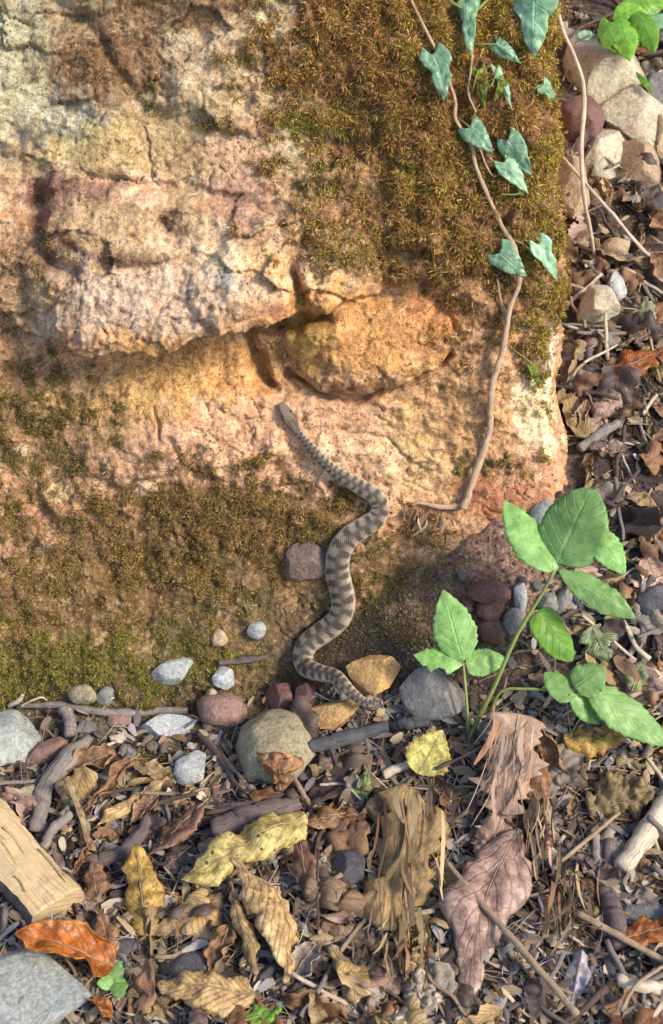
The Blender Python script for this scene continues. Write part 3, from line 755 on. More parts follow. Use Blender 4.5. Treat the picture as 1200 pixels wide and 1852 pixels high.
def strip_litter(name, n, lmin, lmax, wmin, wmax, label):
    P, N = ground_pts(n)
    a = rng.uniform(0, 2 * math.pi, n)
    T = np.stack([np.cos(a), np.sin(a), rng.normal(0, .25, n)], -1); T -= (T * N).sum(1)[:, None] * N * 0.8
    T /= np.linalg.norm(T, axis=1)[:, None]
    B = np.cross(N, T) + N * rng.normal(0, .5, (n, 1)); B /= np.linalg.norm(B, axis=1)[:, None]
    l = rng.uniform(lmin, lmax, (n, 1)); w = rng.uniform(wmin, wmax, (n, 1)); h = rng.uniform(0.0005, 0.007, (n, 1)); arcv = rng.uniform(-.05, .12, (n, 1)) * l; twist = rng.normal(0, .35, (n, 1))
    V = []
    for k, t in enumerate((-1, -.4, .3, 1)):
        c = P + N * h + T * l * .5 * t + N * arcv * (1 - t * t) * .6 + B * l * .05 * np.sin(twist * 3 + t * 2)
        bb = B + N * twist * t * .8
        ww = w * (0.55 if abs(t) == 1 else 1.0) * rng.uniform(.7, 1.2, (n, 1))
        V += [c - bb * ww * .5, c + N * w * .12, c + bb * ww * .5]
    V = np.stack(V, 1).reshape(-1, 3)
    k = np.arange(n)[:, None, None] * 12
    f = np.array([[r * 3 + c, r * 3 + c + 1, r * 3 + c + 4, r * 3 + c + 3] for r in range(3) for c in range(2)])
    F = (k + f[None]).reshape(-1, 4)
    cc = np.repeat(LC[rng.integers(0, len(LC), n)] * rng.uniform(.6, 1.35, (n, 1)), 12, 0)
    link(name, make_mesh(name, V, F, M['bits'], cols=cc), label=label, cat='litter', kind='stuff')


strip_litter('litter_fragments', 7700, 0.003, 0.020, 0.0012, 0.0075, 'fine grey and brown shreds of leaf and bark littering the soil')
strip_litter('fine_stalks', 3600, 0.010, 0.045, 0.0004, 0.0010, 'thin dry grass stalks and fibres strewn through the leaf litter')


def ico(sub):
    import bmesh
    bm = bmesh.new(); bmesh.ops.create_icosphere(bm, subdivisions=sub, radius=1.0)
    V = np.array([v.co[:] for v in bm.verts]); F = np.array([[v.index for v in f.verts] for f in bm.faces]); bm.free()
    return V, F


ICO1, ICO4, ICO3 = ico(1), ico(4), ico(3)
P1, N1 = ground_pts(4900)
ex = [(a, b) for a, b in zip(rng.uniform(0, 1000, 1900), rng.uniform(1040, 1330, 1900)) if b > 1235 - 0.55 * max(0, a - 620)]
ex += list(zip(rng.uniform(700, 1035, 350), rng.uniform(895, 1130, 350)))
Pe = np.array([hit(a, b, BG)[0] for a, b in ex]); P1 = np.concatenate([P1, Pe]); n = len(P1)
sz = rng.uniform(0.0006, 0.0024, (n, 1, 1)) * rng.uniform(.6, 1.3, (n, 1, 3))
V = (ICO1[0][None] * (1 + rng.normal(0, .14, (n, len(ICO1[0]), 1)))) * sz + P1[:, None, :]
F = (ICO1[1][None] + np.arange(n)[:, None, None] * len(ICO1[0])).reshape(-1, 3)
SC = np.array([(0.17, 0.14, 0.12), (0.22, 0.19, 0.165), (0.14, 0.085, 0.07), (0.20, 0.12, 0.095), (0.10, 0.085, 0.08), (0.16, 0.11, 0.09)])
link('gravel', make_mesh('gravel', V.reshape(-1, 3), F, M['grav'], cols=np.repeat(SC[rng.integers(0, 6, n)] * rng.uniform(.6, 1.2, (n, 1)), len(ICO1[0]), 0), smooth=False),
     label='tiny grit and gravel grains scattered over the dark soil', cat='gravel', kind='stuff')

# ------------------------------------------------------------------ leaf builder
def outline(kind, t):
    if kind == 'ovate': return np.sin(np.pi * t ** 0.72) ** 0.85 * (1 - 0.25 * t)
    if kind == 'broad': return np.sin(np.pi * t ** 0.62) ** 0.6
    if kind == 'lance': return np.sin(np.pi * t ** 0.85) ** 1.0
    if kind == 'obov': return np.sin(np.pi * t ** 1.35) ** 0.8
    if kind == 'heart': return np.interp(t, [0, .08, .25, .45, .7, .9, 1], [.72, .95, 1.0, .82, .45, .14, 0.0])
    if kind == 'ivy3': return np.interp(t, [0, .06, .16, .28, .38, .5, .65, .85, 1], [.55, .8, 1.05, .95, .62, .60, .52, .22, 0.0])
    if kind == 'lobed': return np.interp(t, [0, .1, .22, .32, .42, .55, .64, .75, .86, 1], [.1, .55, .95, .6, .62, 1.0, .6, .62, .35, 0.0])
    if kind == 'strip': return np.interp(t, [0, .06, .9, 1], [.5, 1, .85, .2])
    return np.sin(np.pi * t)


def leaf_mesh(name, mat, wl, kind='ovate', fold=0.1, roll=0.0, bend=0.0, bend_end=0.0, twist=0.0, crinkle=0.03, ripple=0.02, nv=8, serr=0.06, teeth=14, side=0.0, nt=30, ns=15, seed=0.0, wav=0.0, ecurl=0.0, tear=0.0):
    """unit leaf: base at origin, axis +X, blade normal +Z, width/length = wl; returns numpy verts"""
    t = np.linspace(0, 1, nt)[:, None] + np.zeros((1, ns)); s = np.linspace(-1, 1, ns)[None, :] + np.zeros((nt, 1))
    o = outline(kind, np.clip(t, 0, 1))
    saw = (t * teeth + seed) % 1.0
    o = o * (1 + serr * (saw - .5) * (np.abs(s) > .95)) * (1 + .08 * noise(t * 4, s * 0 + np.sign(s) * 3, seed))
    if tear: o = o * (1 - tear * sst(.05, .45, noise(t * 5.5, np.sign(s) * 4.0, seed + 8)) * sst(0, .3, np.abs(s)))
    x = t.copy(); y = o * s * wl / 2
    if kind in ('heart', 'ivy3'): x = t - 0.22 * np.abs(s) ** 1.5 * (1 - t) ** 3
    else: x = t + 0.06 * np.abs(s) * np.sin(np.pi * t)
    z = fold * np.abs(y) + ripple * np.sin(2 * np.pi * (nv * t - nv * .28 * np.abs(s))) * np.abs(s) * (o * wl)
    z = z + crinkle * (1.5 * np.abs(fbm(x * 2.6 + seed * 7, y * 2.6, seed, 2)) - .8 * np.abs(noise(x * 6.5 + seed, y * 6.5, seed + 5)) + .25 * noise(x * 14, y * 14, seed))
    z = z + wav * wl * (np.abs(s) ** 1.5) * o * (np.sin(t * (9 + 3 * math.sin(seed)) + seed * 3 + np.sign(s) * 1.3) + .6 * np.sin(t * 17 + seed * 5 - np.sign(s)))
    # roll the blade across its width: the slope grows towards the margins
    hw = np.abs(y[:, -1:] - y[:, :1]) / 2
    mod = 1 + .6 * noise(t * 2.2, np.sign(s) * 2.0, seed + 2)
    th = (roll * s + ecurl * np.sign(s) * np.abs(s) ** 3) * mod
    ds = np.abs(np.diff(s, axis=1)); thm = (th[:, 1:] + th[:, :-1]) / 2
    cy = np.concatenate([np.zeros((nt, 1)), np.cumsum(np.cos(thm) * ds, 1)], 1); cz_ = np.concatenate([np.zeros((nt, 1)), np.cumsum(np.sin(thm) * ds, 1)], 1)
    m_ = ns // 2; cy = (cy - cy[:, m_:m_ + 1]) * hw; cz_ = (cz_ - cz_[:, m_:m_ + 1]) * hw
    y, z = cy - z * np.sin(th), cz_ + z * np.cos(th)
    y = y + side * np.sin(np.pi * t) 
    # bend along the length: curvature bend (+ bend_end near the tip)
    ts = np.linspace(0, 1, nt); curv = bend + bend_end * sst(.55, 1.0, ts) * 2
    ang = np.concatenate([[0], np.cumsum((curv[1:] + curv[:-1]) / 2 * np.diff(ts))])
    cx = np.concatenate([[0], np.cumsum(np.cos((ang[1:] + ang[:-1]) / 2) * np.diff(ts))])
    cz = np.concatenate([[0], np.cumsum(-np.sin((ang[1:] + ang[:-1]) / 2) * np.diff(ts))])
    if twist:
        c, s_ = np.cos(twist * t), np.sin(twist * t); y, z = y * c - z * s_, y * s_ + z * c
    A = ang[:, None]; dx = x - t
    X = cx[:, None] + dx * np.cos(A) + z * np.sin(A); Z = cz[:, None] - dx * np.sin(A) + z * np.cos(A)
    P = np.stack([X, y, Z], -1)
    uv = np.stack([t, (s + 1) / 2], -1).reshape(-1, 2)
    return P, uv


def frame_to(P, c0, c1, B, T, nh):
    """map unit leaf so that c0->B and c1->T with blade normal near nh"""
    ax = (T - B); L_ = ax.length; ax.normalize()
    yv = nh.cross(ax).normalized(); zv = ax.cross(yv).normalized()
    ch = c1 - c0; cl = np.linalg.norm(ch); ang = math.atan2(-ch[2], ch[0]); 
    f = L_ / max(cl, .15)
    ca, sa = math.cos(ang), math.sin(ang)
    Q = P - c0
    X = Q[..., 0] * ca - Q[..., 2] * sa; Z = Q[..., 0] * sa + Q[..., 2] * ca
    A = np.array([ax, yv, zv])
    return np.stack([X, Q[..., 1], Z], -1) @ A * f, f


def tube(pts, rad, nseg=7, rough=0.12, seed=0.0, cap=True, closed_tip=False, flat=1.0):
    pts = np.array(pts, float); n = len(pts); rad = np.broadcast_to(np.asarray(rad, float), (n,)) if np.ndim(rad) else np.full(n, rad)
    T = np.gradient(pts, axis=0); T /= np.linalg.norm(T, axis=1)[:, None] + 1e-12
    a = np.array([0, 0, 1.0]) if abs(T[0][2]) < .9 else np.array([1.0, 0, 0])
    U = np.cross(T, a); U /= np.linalg.norm(U, axis=1)[:, None] + 1e-12; Wv = np.cross(U, T)
    th = np.linspace(0, 2 * math.pi, nseg, endpoint=False)
    i = np.arange(n)
    rr = rad[:, None] * (1 + rough * 2 * noise(np.cos(th)[None] * 1.2 + seed, np.sin(th)[None] * 1.2 + i[:, None] * .16, seed))
    V = pts[:, None] + rr[..., None] * (np.cos(th)[None, :, None] * U[:, None] + flat * np.sin(th)[None, :, None] * Wv[:, None])
    ln = np.concatenate([[0], np.cumsum(np.linalg.norm(np.diff(pts, axis=0), axis=1))])
    uv = np.stack([np.repeat(ln[:, None] * 12, nseg, 1), np.tile(np.abs(th / math.pi - 1)[None] * .8, (n, 1))], -1)
    V = V.reshape(-1, 3); uv = uv.reshape(-1, 2); F = grid_faces(n, nseg, True).tolist()
    if cap:
        F.append(list(range(nseg))[::-1]); F.append([(n - 1) * nseg + k for k in range(nseg)])
    return V, F, uv


def resample(P, n):
    P = np.array(P, float)
    if len(P) > 2:   # catmull-rom
        Q = []
        E = np.concatenate([[2 * P[0] - P[1]], P, [2 * P[-1] - P[-2]]])
        for i in range(1, len(E) - 2):
            for t in np.linspace(0, 1, 12, endpoint=False):
                p0, p1, p2, p3 = E[i - 1:i + 3]
                Q.append(.5 * ((2 * p1) + (p2 - p0) * t + (2 * p0 - 5 * p1 + 4 * p2 - p3) * t * t + (3 * p1 - p0 - 3 * p2 + p3) * t ** 3))
        Q.append(P[-1]); P = np.array(Q)
    l = np.concatenate([[0], np.cumsum(np.linalg.norm(np.diff(P, axis=0), axis=1))])
    s = np.linspace(0, l[-1], n)
    return np.stack([np.interp(s, l, P[:, k]) for k in range(P.shape[1])], -1)


def place_leaf(name, mat, base_px, tip_px, wpx, label=None, cat=None, group=None, parent=None, lb=0.006, lt=0.006, face=0.35, tilt=0.0, stalk=None, stalk_mat=None, stalk_r=0.0006, B=None, T=None, nh=None, midrib=True, seed=None, **kw):
    seed = random.uniform(0, 50) if seed is None else seed
    if B is None:
        b, nb = hits(*base_px); B = b + nb * lb
    else: nb = Vector((0, 0, 1)) if nh is None else nh
    if T is None:
        c, nc = hits(*tip_px); T = c + nc * lt
        # a tip that falls on a surface far behind is brought back to the base's distance
        if (T - B).length > 2.2 * math.hypot(base_px[0] - tip_px[0], base_px[1] - tip_px[1]) * mpp(B):
            d = ray(*tip_px); T = CAM + d * ((B - CAM).dot(FWD) / d.dot(FWD))
    else: nc = nb
    mid = (B + T) / 2
    cdir = (CAM - mid).normalized()
    if nh is None: nh = (nb + nc).normalized() * (1 - face) + cdir * face
    ax = (T - B).normalized()
    nh = (nh + ax.cross(nh) * tilt).normalized()
    w_m = wpx * mpp(mid)
    kw.setdefault('kind', 'ovate')
    wl = w_m / (T - B).length
    for it in range(2):
        P, uv = leaf_mesh(name, mat, wl, seed=seed, **kw)
        ns = P.shape[1]; c0, c1 = P[0, ns // 2], P[-1, ns // 2]
        V, f = frame_to(P, c0, c1, B, T, nh)
        if it == 0: wl = w_m / f
    nt = P.shape[0]
    me = make_mesh(name, V.reshape(-1, 3), grid_faces(nt, ns), mat, uv=uv)
    o = link(name, me, parent, label, cat, group)
    o.location = B if parent is None else B - parent.location
    md = o.modifiers.new('thickness', 'SOLIDIFY'); md.thickness = 0.0002; md.offset = 0
    if midrib and wpx > 30:
        zz = V[:, ns // 2] + np.array(nh) * 0.0002
        mv, mf, muv = tube(zz[: int(nt * .95)], np.linspace(0.0007, 0.00025, int(nt * .95)), 5, 0.05)
        link('midrib', make_mesh('midrib', mv, mf, stalk_mat or W['twig'], uv=muv), o)
    if stalk:
        q = [np.zeros(3)]
        for (sx, sy, sl) in stalk:
            p, nn = hit(sx, sy); q.append(np.array(p + nn * sl - B))
        sv, sf, suv = tube(resample(q, 12), np.linspace(stalk_r, stalk_r * .9, 12), 6, .08)
        link('stalk', make_mesh('stalk', sv, sf, stalk_mat or W['twig'], uv=suv), o)
    return o


def stick(name, pts_px, rpx, mat, label=None, cat='twig', group=None, lift=0.0, n=None, nseg=8, rough=0.15, parent=None, flat=1.0, lifts=None, straight=False, airs=None):
    P = []
    for k, (a, b) in enumerate(pts_px):
        p, nn = hits(a, b) if airs is None else hit(a, b, BG)
        if airs is not None: p = p - ray(a, b) * airs[k]
        r = (rpx if np.isscalar(rpx) else rpx[min(k, len(rpx) - 1)]) * mpp(p)
        P.append(np.array(p + nn * (r * 0.8 + (lifts[k] if lifts else lift))))
    P = np.array(P)
    n = n or max(8, int(8 * len(P)))
    if straight and len(P) > 2:
        t = np.linspace(0, 1, len(P))[:, None]; P = P[0] * (1 - t) + P[-1] * t
    Q = resample(P, n)
    m = mpp(Vector(Q[0]))
    rr = (np.full(n, rpx) if np.isscalar(rpx) else np.interp(np.linspace(0, 1, n), np.linspace(0, 1, len(rpx)), rpx)) * m
    rr = rr * (1 + .04 * noise(np.arange(n) * .5, np.zeros(n), random.uniform(0, 99)))
    sd = random.uniform(0, 99)
    Q = Q + np.stack([noise(np.arange(n) * .4, np.zeros(n), sd + k * 3) for k in range(3)], -1) * rr[:, None] * .25
    o0 = Q[0].copy()
    V, F, uv = tube(Q - o0, rr, nseg, rough, sd, flat=flat)
    ob = link(name, make_mesh(name, V, F, mat, uv=uv), parent, label, None if parent is not None else cat, group)
    ob.location = Vector(o0) if parent is None else Vector(o0) - parent.location
    return ob


def stone_verts(a, b, c, seed, angular=0.5, base=ICO4, lump=.12):
    V, F = base; V = V.copy(); r = np.random.default_rng(int(seed * 1000) + 3)
    V = V * (1 + lump * fbm(V[:, 0] * 1.1 + seed, V[:, 1] * 1.1, V[:, 2] * 1.1 + seed, 3))[:, None]
    if angular > 0:
        for k in range(int(6 + 8 * angular)):
            d = r.normal(size=3); d /= np.linalg.norm(d); lim = r.uniform(.50, .82) + (1 - angular) * .28
            q = V @ d; ov = np.maximum(0, q - lim); V = V - ov[:, None] * d * .94
    V = V * (1 + .025 * fbm(V[:, 0] * 5 + seed, V[:, 1] * 5, V[:, 2] * 5, 3))[:, None]
    return V * np.array([a, b, c]), F


SUPPORT = []


def stone(name, px, py, hw, hh, thick, mat, label=None, cat='stone', group=None, ang=0.0, angular=0.5, sink=0.35, tilt=0.0, lump=.12, seed=None):
    p, n = hits(px, py, max(14, hw * .5)); seed = random.uniform(1, 60) if seed is None else seed
    m = mpp(p); V, F = stone_verts(hw * m * 1.08, hh * m * 1.12, thick * m, seed, angular, ICO4 if hw > 22 else ICO3, lump)
    xr = (RGT - n * n.dot(RGT)).normalized(); yr = n.cross(xr)
    x = xr * math.cos(R(ang)) + yr * math.sin(R(ang)); y = n.cross(x)
    nn = (n + y * tilt).normalized(); y = nn.cross(x)
    V = V @ np.array([x, y, nn])
    o = link(name, make_mesh(name, V, F, mat), None, label, cat, group)
    if hw > 18: SUPPORT.append(o)
    if angular > .35: o.data.set_sharp_from_angle(angle=R(26))
    o.location = p + n * (thick * m * (1 - 2 * sink)) * 0.9
    return o

# ------------------------------------------------------------------ snake
SN = [  # px, py, full width px
    (507, 727, 8), (511, 735, 17), (517, 745, 23), (523, 755, 26), (529, 764, 24), (535, 774, 17), (546, 789, 16), (557, 801, 18), (583, 829, 22), (612, 854, 26), (647, 879, 31), (674, 894, 34), (686, 914, 36), (678, 937, 39),
    (654, 953, 42), (630, 970, 45), (614, 994, 47), (611, 1025, 48), (618, 1057, 48), (623, 1088, 47), (615, 1119, 46), (588, 1143, 45), (561, 1164, 43), (552, 1188, 41), (560, 1210, 38), (586, 1221, 33),
    (611, 1227, 29), (631, 1247, 25), (654, 1267, 19), (671, 1273, 15), (684, 1266, 11), (692, 1276, 6), (690, 1281, 2)]
Q = resample([(a, b, w) for a, b, w in SN], 420)
pts, nrms = [], []
for a, b, w in Q:
    p, n_ = hits(a, b, 18); pts.append(p[:]); nrms.append(n_[:])
pts, nrms = np.array(pts), np.array(nrms)


def smooth(A, k):
    ker = np.exp(-.5 * (np.arange(-3 * k, 3 * k + 1) / k) ** 2); ker /= ker.sum()
    E = np.concatenate([np.repeat(A[:1], 3 * k, 0), A, np.repeat(A[-1:], 3 * k, 0)])
    return np.stack([np.convolve(E[:, c], ker, 'valid') for c in range(3)], -1)


dirs = pts - np.array(CAM); dist = np.linalg.norm(dirs, axis=1); dirs /= dist[:, None]
sd = smooth(np.stack([np.minimum.reduce([np.roll(dist, k) if 0 else dist for k in (0,)]), dist, dist], -1), 7)[:, 0]
nrms = smooth(nrms, 12); nrms /= np.linalg.norm(nrms, axis=1)[:, None]
rad = Q[:, 2] * .465 * np.array([mpp(Vector(p)) for p in pts])
push = .003 + .016 * sst(1195, 1240, Q[:, 1]) * (Q[:, 0] > 560) + .004 * sst(740, 720, Q[:, 1])
cen = np.array(CAM) + dirs * (sd - push)[:, None] + nrms * (rad * .70)[:, None]
cen = smooth(cen, 2)
cen[0] = cen[1] + (cen[1] - cen[2]) * .6
T = np.gradient(cen, axis=0); T /= np.linalg.norm(T, axis=1)[:, None]
NN = nrms - (nrms * T).sum(1)[:, None] * T; NN /= np.linalg.norm(NN, axis=1)[:, None]
BB = np.cross(T, NN)
arcl = np.concatenate([[0], np.cumsum(np.linalg.norm(np.diff(cen, axis=0), axis=1))])
ns = 36; th = np.linspace(0, 2 * math.pi, ns, endpoint=False)   # 0 = back of the snake
q = arcl / arcl[-1]
headw = sst(.085, .06, q)
hgt = .86 * (1 - .28 * headw)
ct, st = np.cos(th)[None], np.sin(th)[None]
sq = 1 - headw[:, None] * .0
cu_ = np.sign(ct) * np.abs(ct) ** (1 - .25 * headw[:, None]); su_ = np.sign(st) * np.abs(st) ** (1 - .25 * headw[:, None])
V = cen[:, None] + rad[:, None, None] * (su_[..., None] * BB[:, None] + (hgt[:, None] * cu_)[..., None] * NN[:, None])
V = V.reshape(-1, 3)
F = grid_faces(len(Q), ns, True).tolist() + [list(range(ns))[::-1], [(len(Q) - 1) * ns + k for k in range(ns)]]
phase = np.concatenate([[0], np.cumsum(np.diff(arcl) / np.maximum(1.05 * (rad[1:] + rad[:-1]) / 2, .004))])[:, None]
ang = (th + math.pi) % (2 * math.pi) - math.pi
ang = ang[None, :] + 0 * phase
jit = .20 * noise(phase * 1.3, ang * 1.2, 3.0) + .10 * noise(phase * 4, ang * 5, 6.0)


def bars(ph, wd):
    return sst(wd - .25, wd + .25, np.sin(2 * math.pi * ph))


rgt = ang * -1   # sign only swaps the flanks
dR = bars(phase + jit, .05) * sst(1.35, .85, np.abs(ang)) * (ang > 0)
dL = bars(phase + .5 + jit, .05) * sst(1.35, .85, np.abs(ang)) * (ang <= 0)
ctr = sst(.32, .12, np.abs(ang)) * .75
flank = bars(phase * 1.0 + .5 + jit, .25) * sst(1.2, 1.4, np.abs(ang)) * sst(2.2, 1.8, np.abs(ang)) * .6
dark = np.clip(np.maximum(np.maximum(dR, dL), np.maximum(ctr, flank)), 0, 1)
bc = np.array([0.20, 0.155, 0.12]); pale = np.array([0.43, 0.34, 0.255]); dk = np.array([0.042, 0.034, 0.031]); hd = np.array([0.18, 0.135, 0.10]); bel = np.array([0.16, 0.14, 0.13])
cc = bc + (pale - bc) * (sst(.5, 1.1, np.abs(ang)) * sst(1.9, 1.3, np.abs(ang)))[..., None]
cc = cc * (1 - dark[..., None] * .9) + dk * dark[..., None] * .9
bl = sst(2.0, 2.5, np.abs(ang))[..., None]; cc = cc * (1 - bl) + bel * bl
hw_ = sst(.082, .055, q)[:, None, None]; hcol = hd * (1 + .25 * noise(ang * 3, phase * 3, 9.0))[..., None]
st_ = np.maximum(sst(.30, .15, np.abs(np.abs(ang) - 1.0)) * sst(.018, .03, q)[:, None], .8 * sst(.3, .1, np.abs(np.abs(ang) - .55 * sst(.02, .07, q)[:, None])) * sst(.03, .045, q)[:, None])[..., None]; hcol = hcol * (1 - .75 * st_) + dk * .75 * st_
ls = (sst(.25, .1, np.abs(np.abs(ang) - 1.75)))[..., None]; hcol = hcol * (1 - .6 * ls) + np.array([.55, .47, .36]) * .6 * ls
cc = cc * (1 - hw_) + hcol * hw_
o0 = cen[200].copy()
suv = np.stack([arcl[:, None] / .0024 + 0 * ang, (ang / (2 * math.pi) * 26) + 0 * phase], -1).reshape(-1, 2)
snake = link('snake', make_mesh('snake', V - o0, F, M['snake'], uv=suv, cols=cc.reshape(-1, 3)), None,
             'slender grey brown viper with dark crossbars climbing from the pebbles up the boulder', 'snake')
snake.location = o0
eyem = mat_plain('snake_eye', (0.02, 0.015, 0.012), .15, .6)
ie = int(np.argmin(np.abs(q - .026)))
for sg in (1, -1):
    ev, ef = ICO3[0] * rad[ie] * .24, ICO3[1]
    e_ = link('eye', make_mesh('eye', ev, ef, eyem), snake)
    e_.location = cen[ie] + BB[ie] * sg * rad[ie] * .74 + NN[ie] * rad[ie] * .40 - o0

# ------------------------------------------------------------------ ivy
ivy = link('ivy_vine', None, label='ivy vine with heart shaped blue green leaves climbing the mossy right edge of the boulder', cat='ivy')
ivy.location = hit(838, 915)[0]
stick('stem', [(838, 915), (855, 850), (882, 780), (888, 700), (908, 620), (920, 560), (934, 505), (930, 440), (905, 405), (885, 350), (862, 305), (845, 265), (828, 215), (818, 180), (795, 120), (770, 60), (745, 0), (735, -40)],
      [7, 6.5, 6.5, 6, 6, 5.5, 5.5, 4.5, 4.5, 4, 3.6, 3.4, 3.2, 3, 3, 2.6, 2.4, 2.2], W['vine'], parent=ivy, lift=0.0055, n=160, nseg=9, rough=.2)
stick('side_shoot', [(915, 565), (906, 535), (900, 505)], [4, 3, 2], W['vine'], parent=ivy, lift=0.003)
stick('side_shoot', [(851, 80), (850, 130), (853, 165), (858, 200)], [2.6, 2.4, 2.2, 1.8], W['vine'], parent=ivy, lift=0.004)
stick('side_shoot', [(905, 405), (925, 430), (950, 445), (980, 470)], [2.4, 2, 1.8], W['vine'], parent=ivy, lift=0.003)
stick('side_shoot', [(925, 290), (900, 320), (880, 300), (866, 270)], [2, 2, 1.6], W['vine'], parent=ivy, lift=0.004)
stick('side_shoot', [(895, 0), (868, 20), (850, 28), (800, 0)], [2.2, 2.6, 2.6, 2.6], W['gstem'], parent=ivy, lift=0.008)
stick('side_shoot', [(960, 185), (930, 215), (925, 260)], [1.6, 1.6, 1.6], W['vine'], parent=ivy, lift=0.004)
stick('aerial_root', [(838, 913), (800, 916), (760, 910), (745, 915)], [7, 5, 3.5, 2], W['vine'], parent=ivy, lift=0.001)
for a, b, w, kd, mt, kw in [
    ((967, 8), (962, 112), 96, 'ivy3', 'ivy', dict(fold=-.25, lt=.012, lb=.018)), ((843, 18), (851, 97), 50, 'ivy3', 'ivy', dict(fold=-.2, lt=.012, lb=.010)), ((899, 84), (948, 112), 30, 'heart', 'ivy', dict(fold=-.5, lb=.008, lt=.008)),
    ((792, 102), (799, 184), 60, 'ivy3', 'ivy', dict(fold=.15, lb=.010, lt=.012, side=.08)), ((976, 145), (990, 186), 34, 'ivy3', 'ivy', {}), ((870, 128), (884, 194), 34, 'heart', 'ivyolive', {}), ((896, 136), (925, 194), 26, 'heart', 'ivy', dict(fold=-.5)),
    ((852, 230), (888, 280), 56, 'heart', 'ivy', dict(lb=.010, lt=.010)), ((925, 243), (959, 306), 56, 'heart', 'ivy', dict(lb=.009, lt=.013)), ((905, 296), (952, 350), 44, 'heart', 'ivy', dict(lb=.010, lt=.010, fold=-.3)), ((948, 335), (920, 358), 32, 'heart', 'ivyolive', dict(lb=.004, lt=.004)),
    ((900, 452), (938, 498), 62, 'heart', 'ivy', dict(lb=.010, lt=.010, fold=-.1)), ((968, 446), (998, 518), 44, 'ivy3', 'ivy', dict(lb=.008, lt=.010, fold=.2)), ((962, 660), (968, 704), 24, 'heart', 'ivyolive', {}), ((905, 150), (890, 178), 20, 'heart', 'ivyolive', {})]:
    k = dict(lb=.007, lt=.009, face=.25, fold=-.12, crinkle=.06, ripple=.006, serr=.0, bend=.4, wav=.05, ecurl=random.uniform(-.6, .3), tear=.15); k.update(kw)
    IV = [(882, 780), (908, 620), (934, 505), (930, 440), (905, 405), (885, 350), (862, 305), (845, 265), (828, 215), (818, 180), (795, 120), (770, 60), (851, 80), (853, 165), (925, 260), (950, 445), (868, 20), (960, 185), (930, 215)]
    tx, ty = min(IV, key=lambda q_: math.hypot(q_[0] - a[0], q_[1] - a[1])); dd = math.hypot(tx - a[0], ty - a[1]); f_ = min(1, 46 / max(dd, 1))
    k['stalk'] = [((a[0] * .5 + (a[0] + (tx - a[0]) * f_) * .5) + 3, a[1] * .5 + (a[1] + (ty - a[1]) * f_) * .5 - 4, .008), (a[0] + (tx - a[0]) * f_, a[1] + (ty - a[1]) * f_, .003)]
    place_leaf('leaf', L[mt], a, b, w * .88, parent=ivy, kind=kd, tilt=random.uniform(-.25, .25), stalk_mat=W['gstem'], midrib=False, nv=4, **k)

# ------------------------------------------------------------------ stones
def ST(px, py, hw, hh, th_, m, label, **k):
    return stone('stone' if k.get('angular', .5) > .3 else 'pebble', px, py, hw, hh, th_, S[m], label, 'stone' if k.get('angular', .5) > .3 else 'pebble', **k)


ST(30, 1815, 135, 105, 40, 'blue', 'large flat pale blue grey stone under the orange curled leaf', angular=.8, sink=.35, ang=-12, seed=11)
ST(8, 1352, 85, 62, 42, 'blue', 'broad blue grey stone beside the narrow pink pebble at the ground edge', angular=.8, sink=.3, ang=-8, seed=14)
ST(88, 1366, 38, 20, 20, 'pink', 'narrow salmon pink pebble leaning against a blue grey stone', angular=.2, ang=28, sink=.25)
ST(402, 1292, 46, 30, 30, 'pink', 'smooth rounded pink pebble below the moss', angular=.15, ang=-12, sink=.25, seed=3)
ST(302, 1316, 56, 27, 26, 'white', 'long bluish white stone with a blunt end beside the thin root', angular=.9, ang=0, sink=.25, seed=21)
ST(352, 1394, 38, 30, 28, 'white', 'small angular bluish white stone on mossy soil', angular=.9, sink=.25, seed=23)
ST(497, 1366, 66, 70, 58, 'khaki', 'big smooth khaki cobble partly hidden by a crumpled leaf', angular=.2, ang=35, sink=.34, lump=.16, seed=5)
ST(683, 1222, 50, 44, 40, 'orange', 'angular orange tan stone next to the snake tail', angular=1.0, ang=12, sink=.2, seed=31)
ST(600, 1292, 52, 26, 24, 'orange', 'flat ochre stone lying under the snake tail', angular=.6, ang=12, sink=.3, seed=33)
ST(788, 1250, 60, 46, 44, 'grey', 'dark grey rounded stone with pale streaked face beneath green leaflets', angular=.8, ang=8, sink=.34, seed=36)
ST(512, 1262, 30, 32, 22, 'red', 'squarish red brown stone shard beside the snake bend', angular=1.0, ang=5, sink=.2, seed=38)
ST(560, 1262, 24, 30, 20, 'red', 'reddish broken stone shard directly under the snake bend', angular=1.0, ang=-20, sink=.2, seed=39)
ST(530, 1300, 26, 14, 14, 'pink', 'thin dull pink stone chip in front of the red shards', angular=.8, sink=.3)
ST(556, 1020, 40, 40, 24, 'dusky', 'dusky pink stone set in the moss beside the snake body', angular=.6, sink=.62, ang=40)
ST(465, 1139, 18, 16, 13, 'blue', 'small whitish stone resting on blue green moss', angular=.6, sink=.42)
ST(398, 1155, 15, 16, 13, 'tan', 'little cream pebble in the green moss', angular=.4, sink=.25)
ST(312, 1216, 44, 24, 20, 'blue', 'pale grey stone half sunk in green moss', angular=.8, ang=30, sink=.52)
ST(405, 1227, 26, 22, 19, 'white', 'pale blocky stone chip under the mossy boulder foot', angular=.9, sink=.25)
ST(385, 1255, 12, 14, 10, 'tan', 'tiny beige pebble beside a pale blocky chip', angular=.3, sink=.3)
ST(150, 1256, 26, 18, 14, 'khaki', 'dull mossy khaki pebble at the boulder foot', angular=.4, sink=.4)
ST(190, 1258, 18, 16, 12, 'grey', 'small grey pebble at the boulder foot by the root', angular=.4, sink=.35)
ST(216, 1302, 22, 16, 13, 'pink', 'small dull pink pebble beneath the thin root', angular=.3, sink=.35)
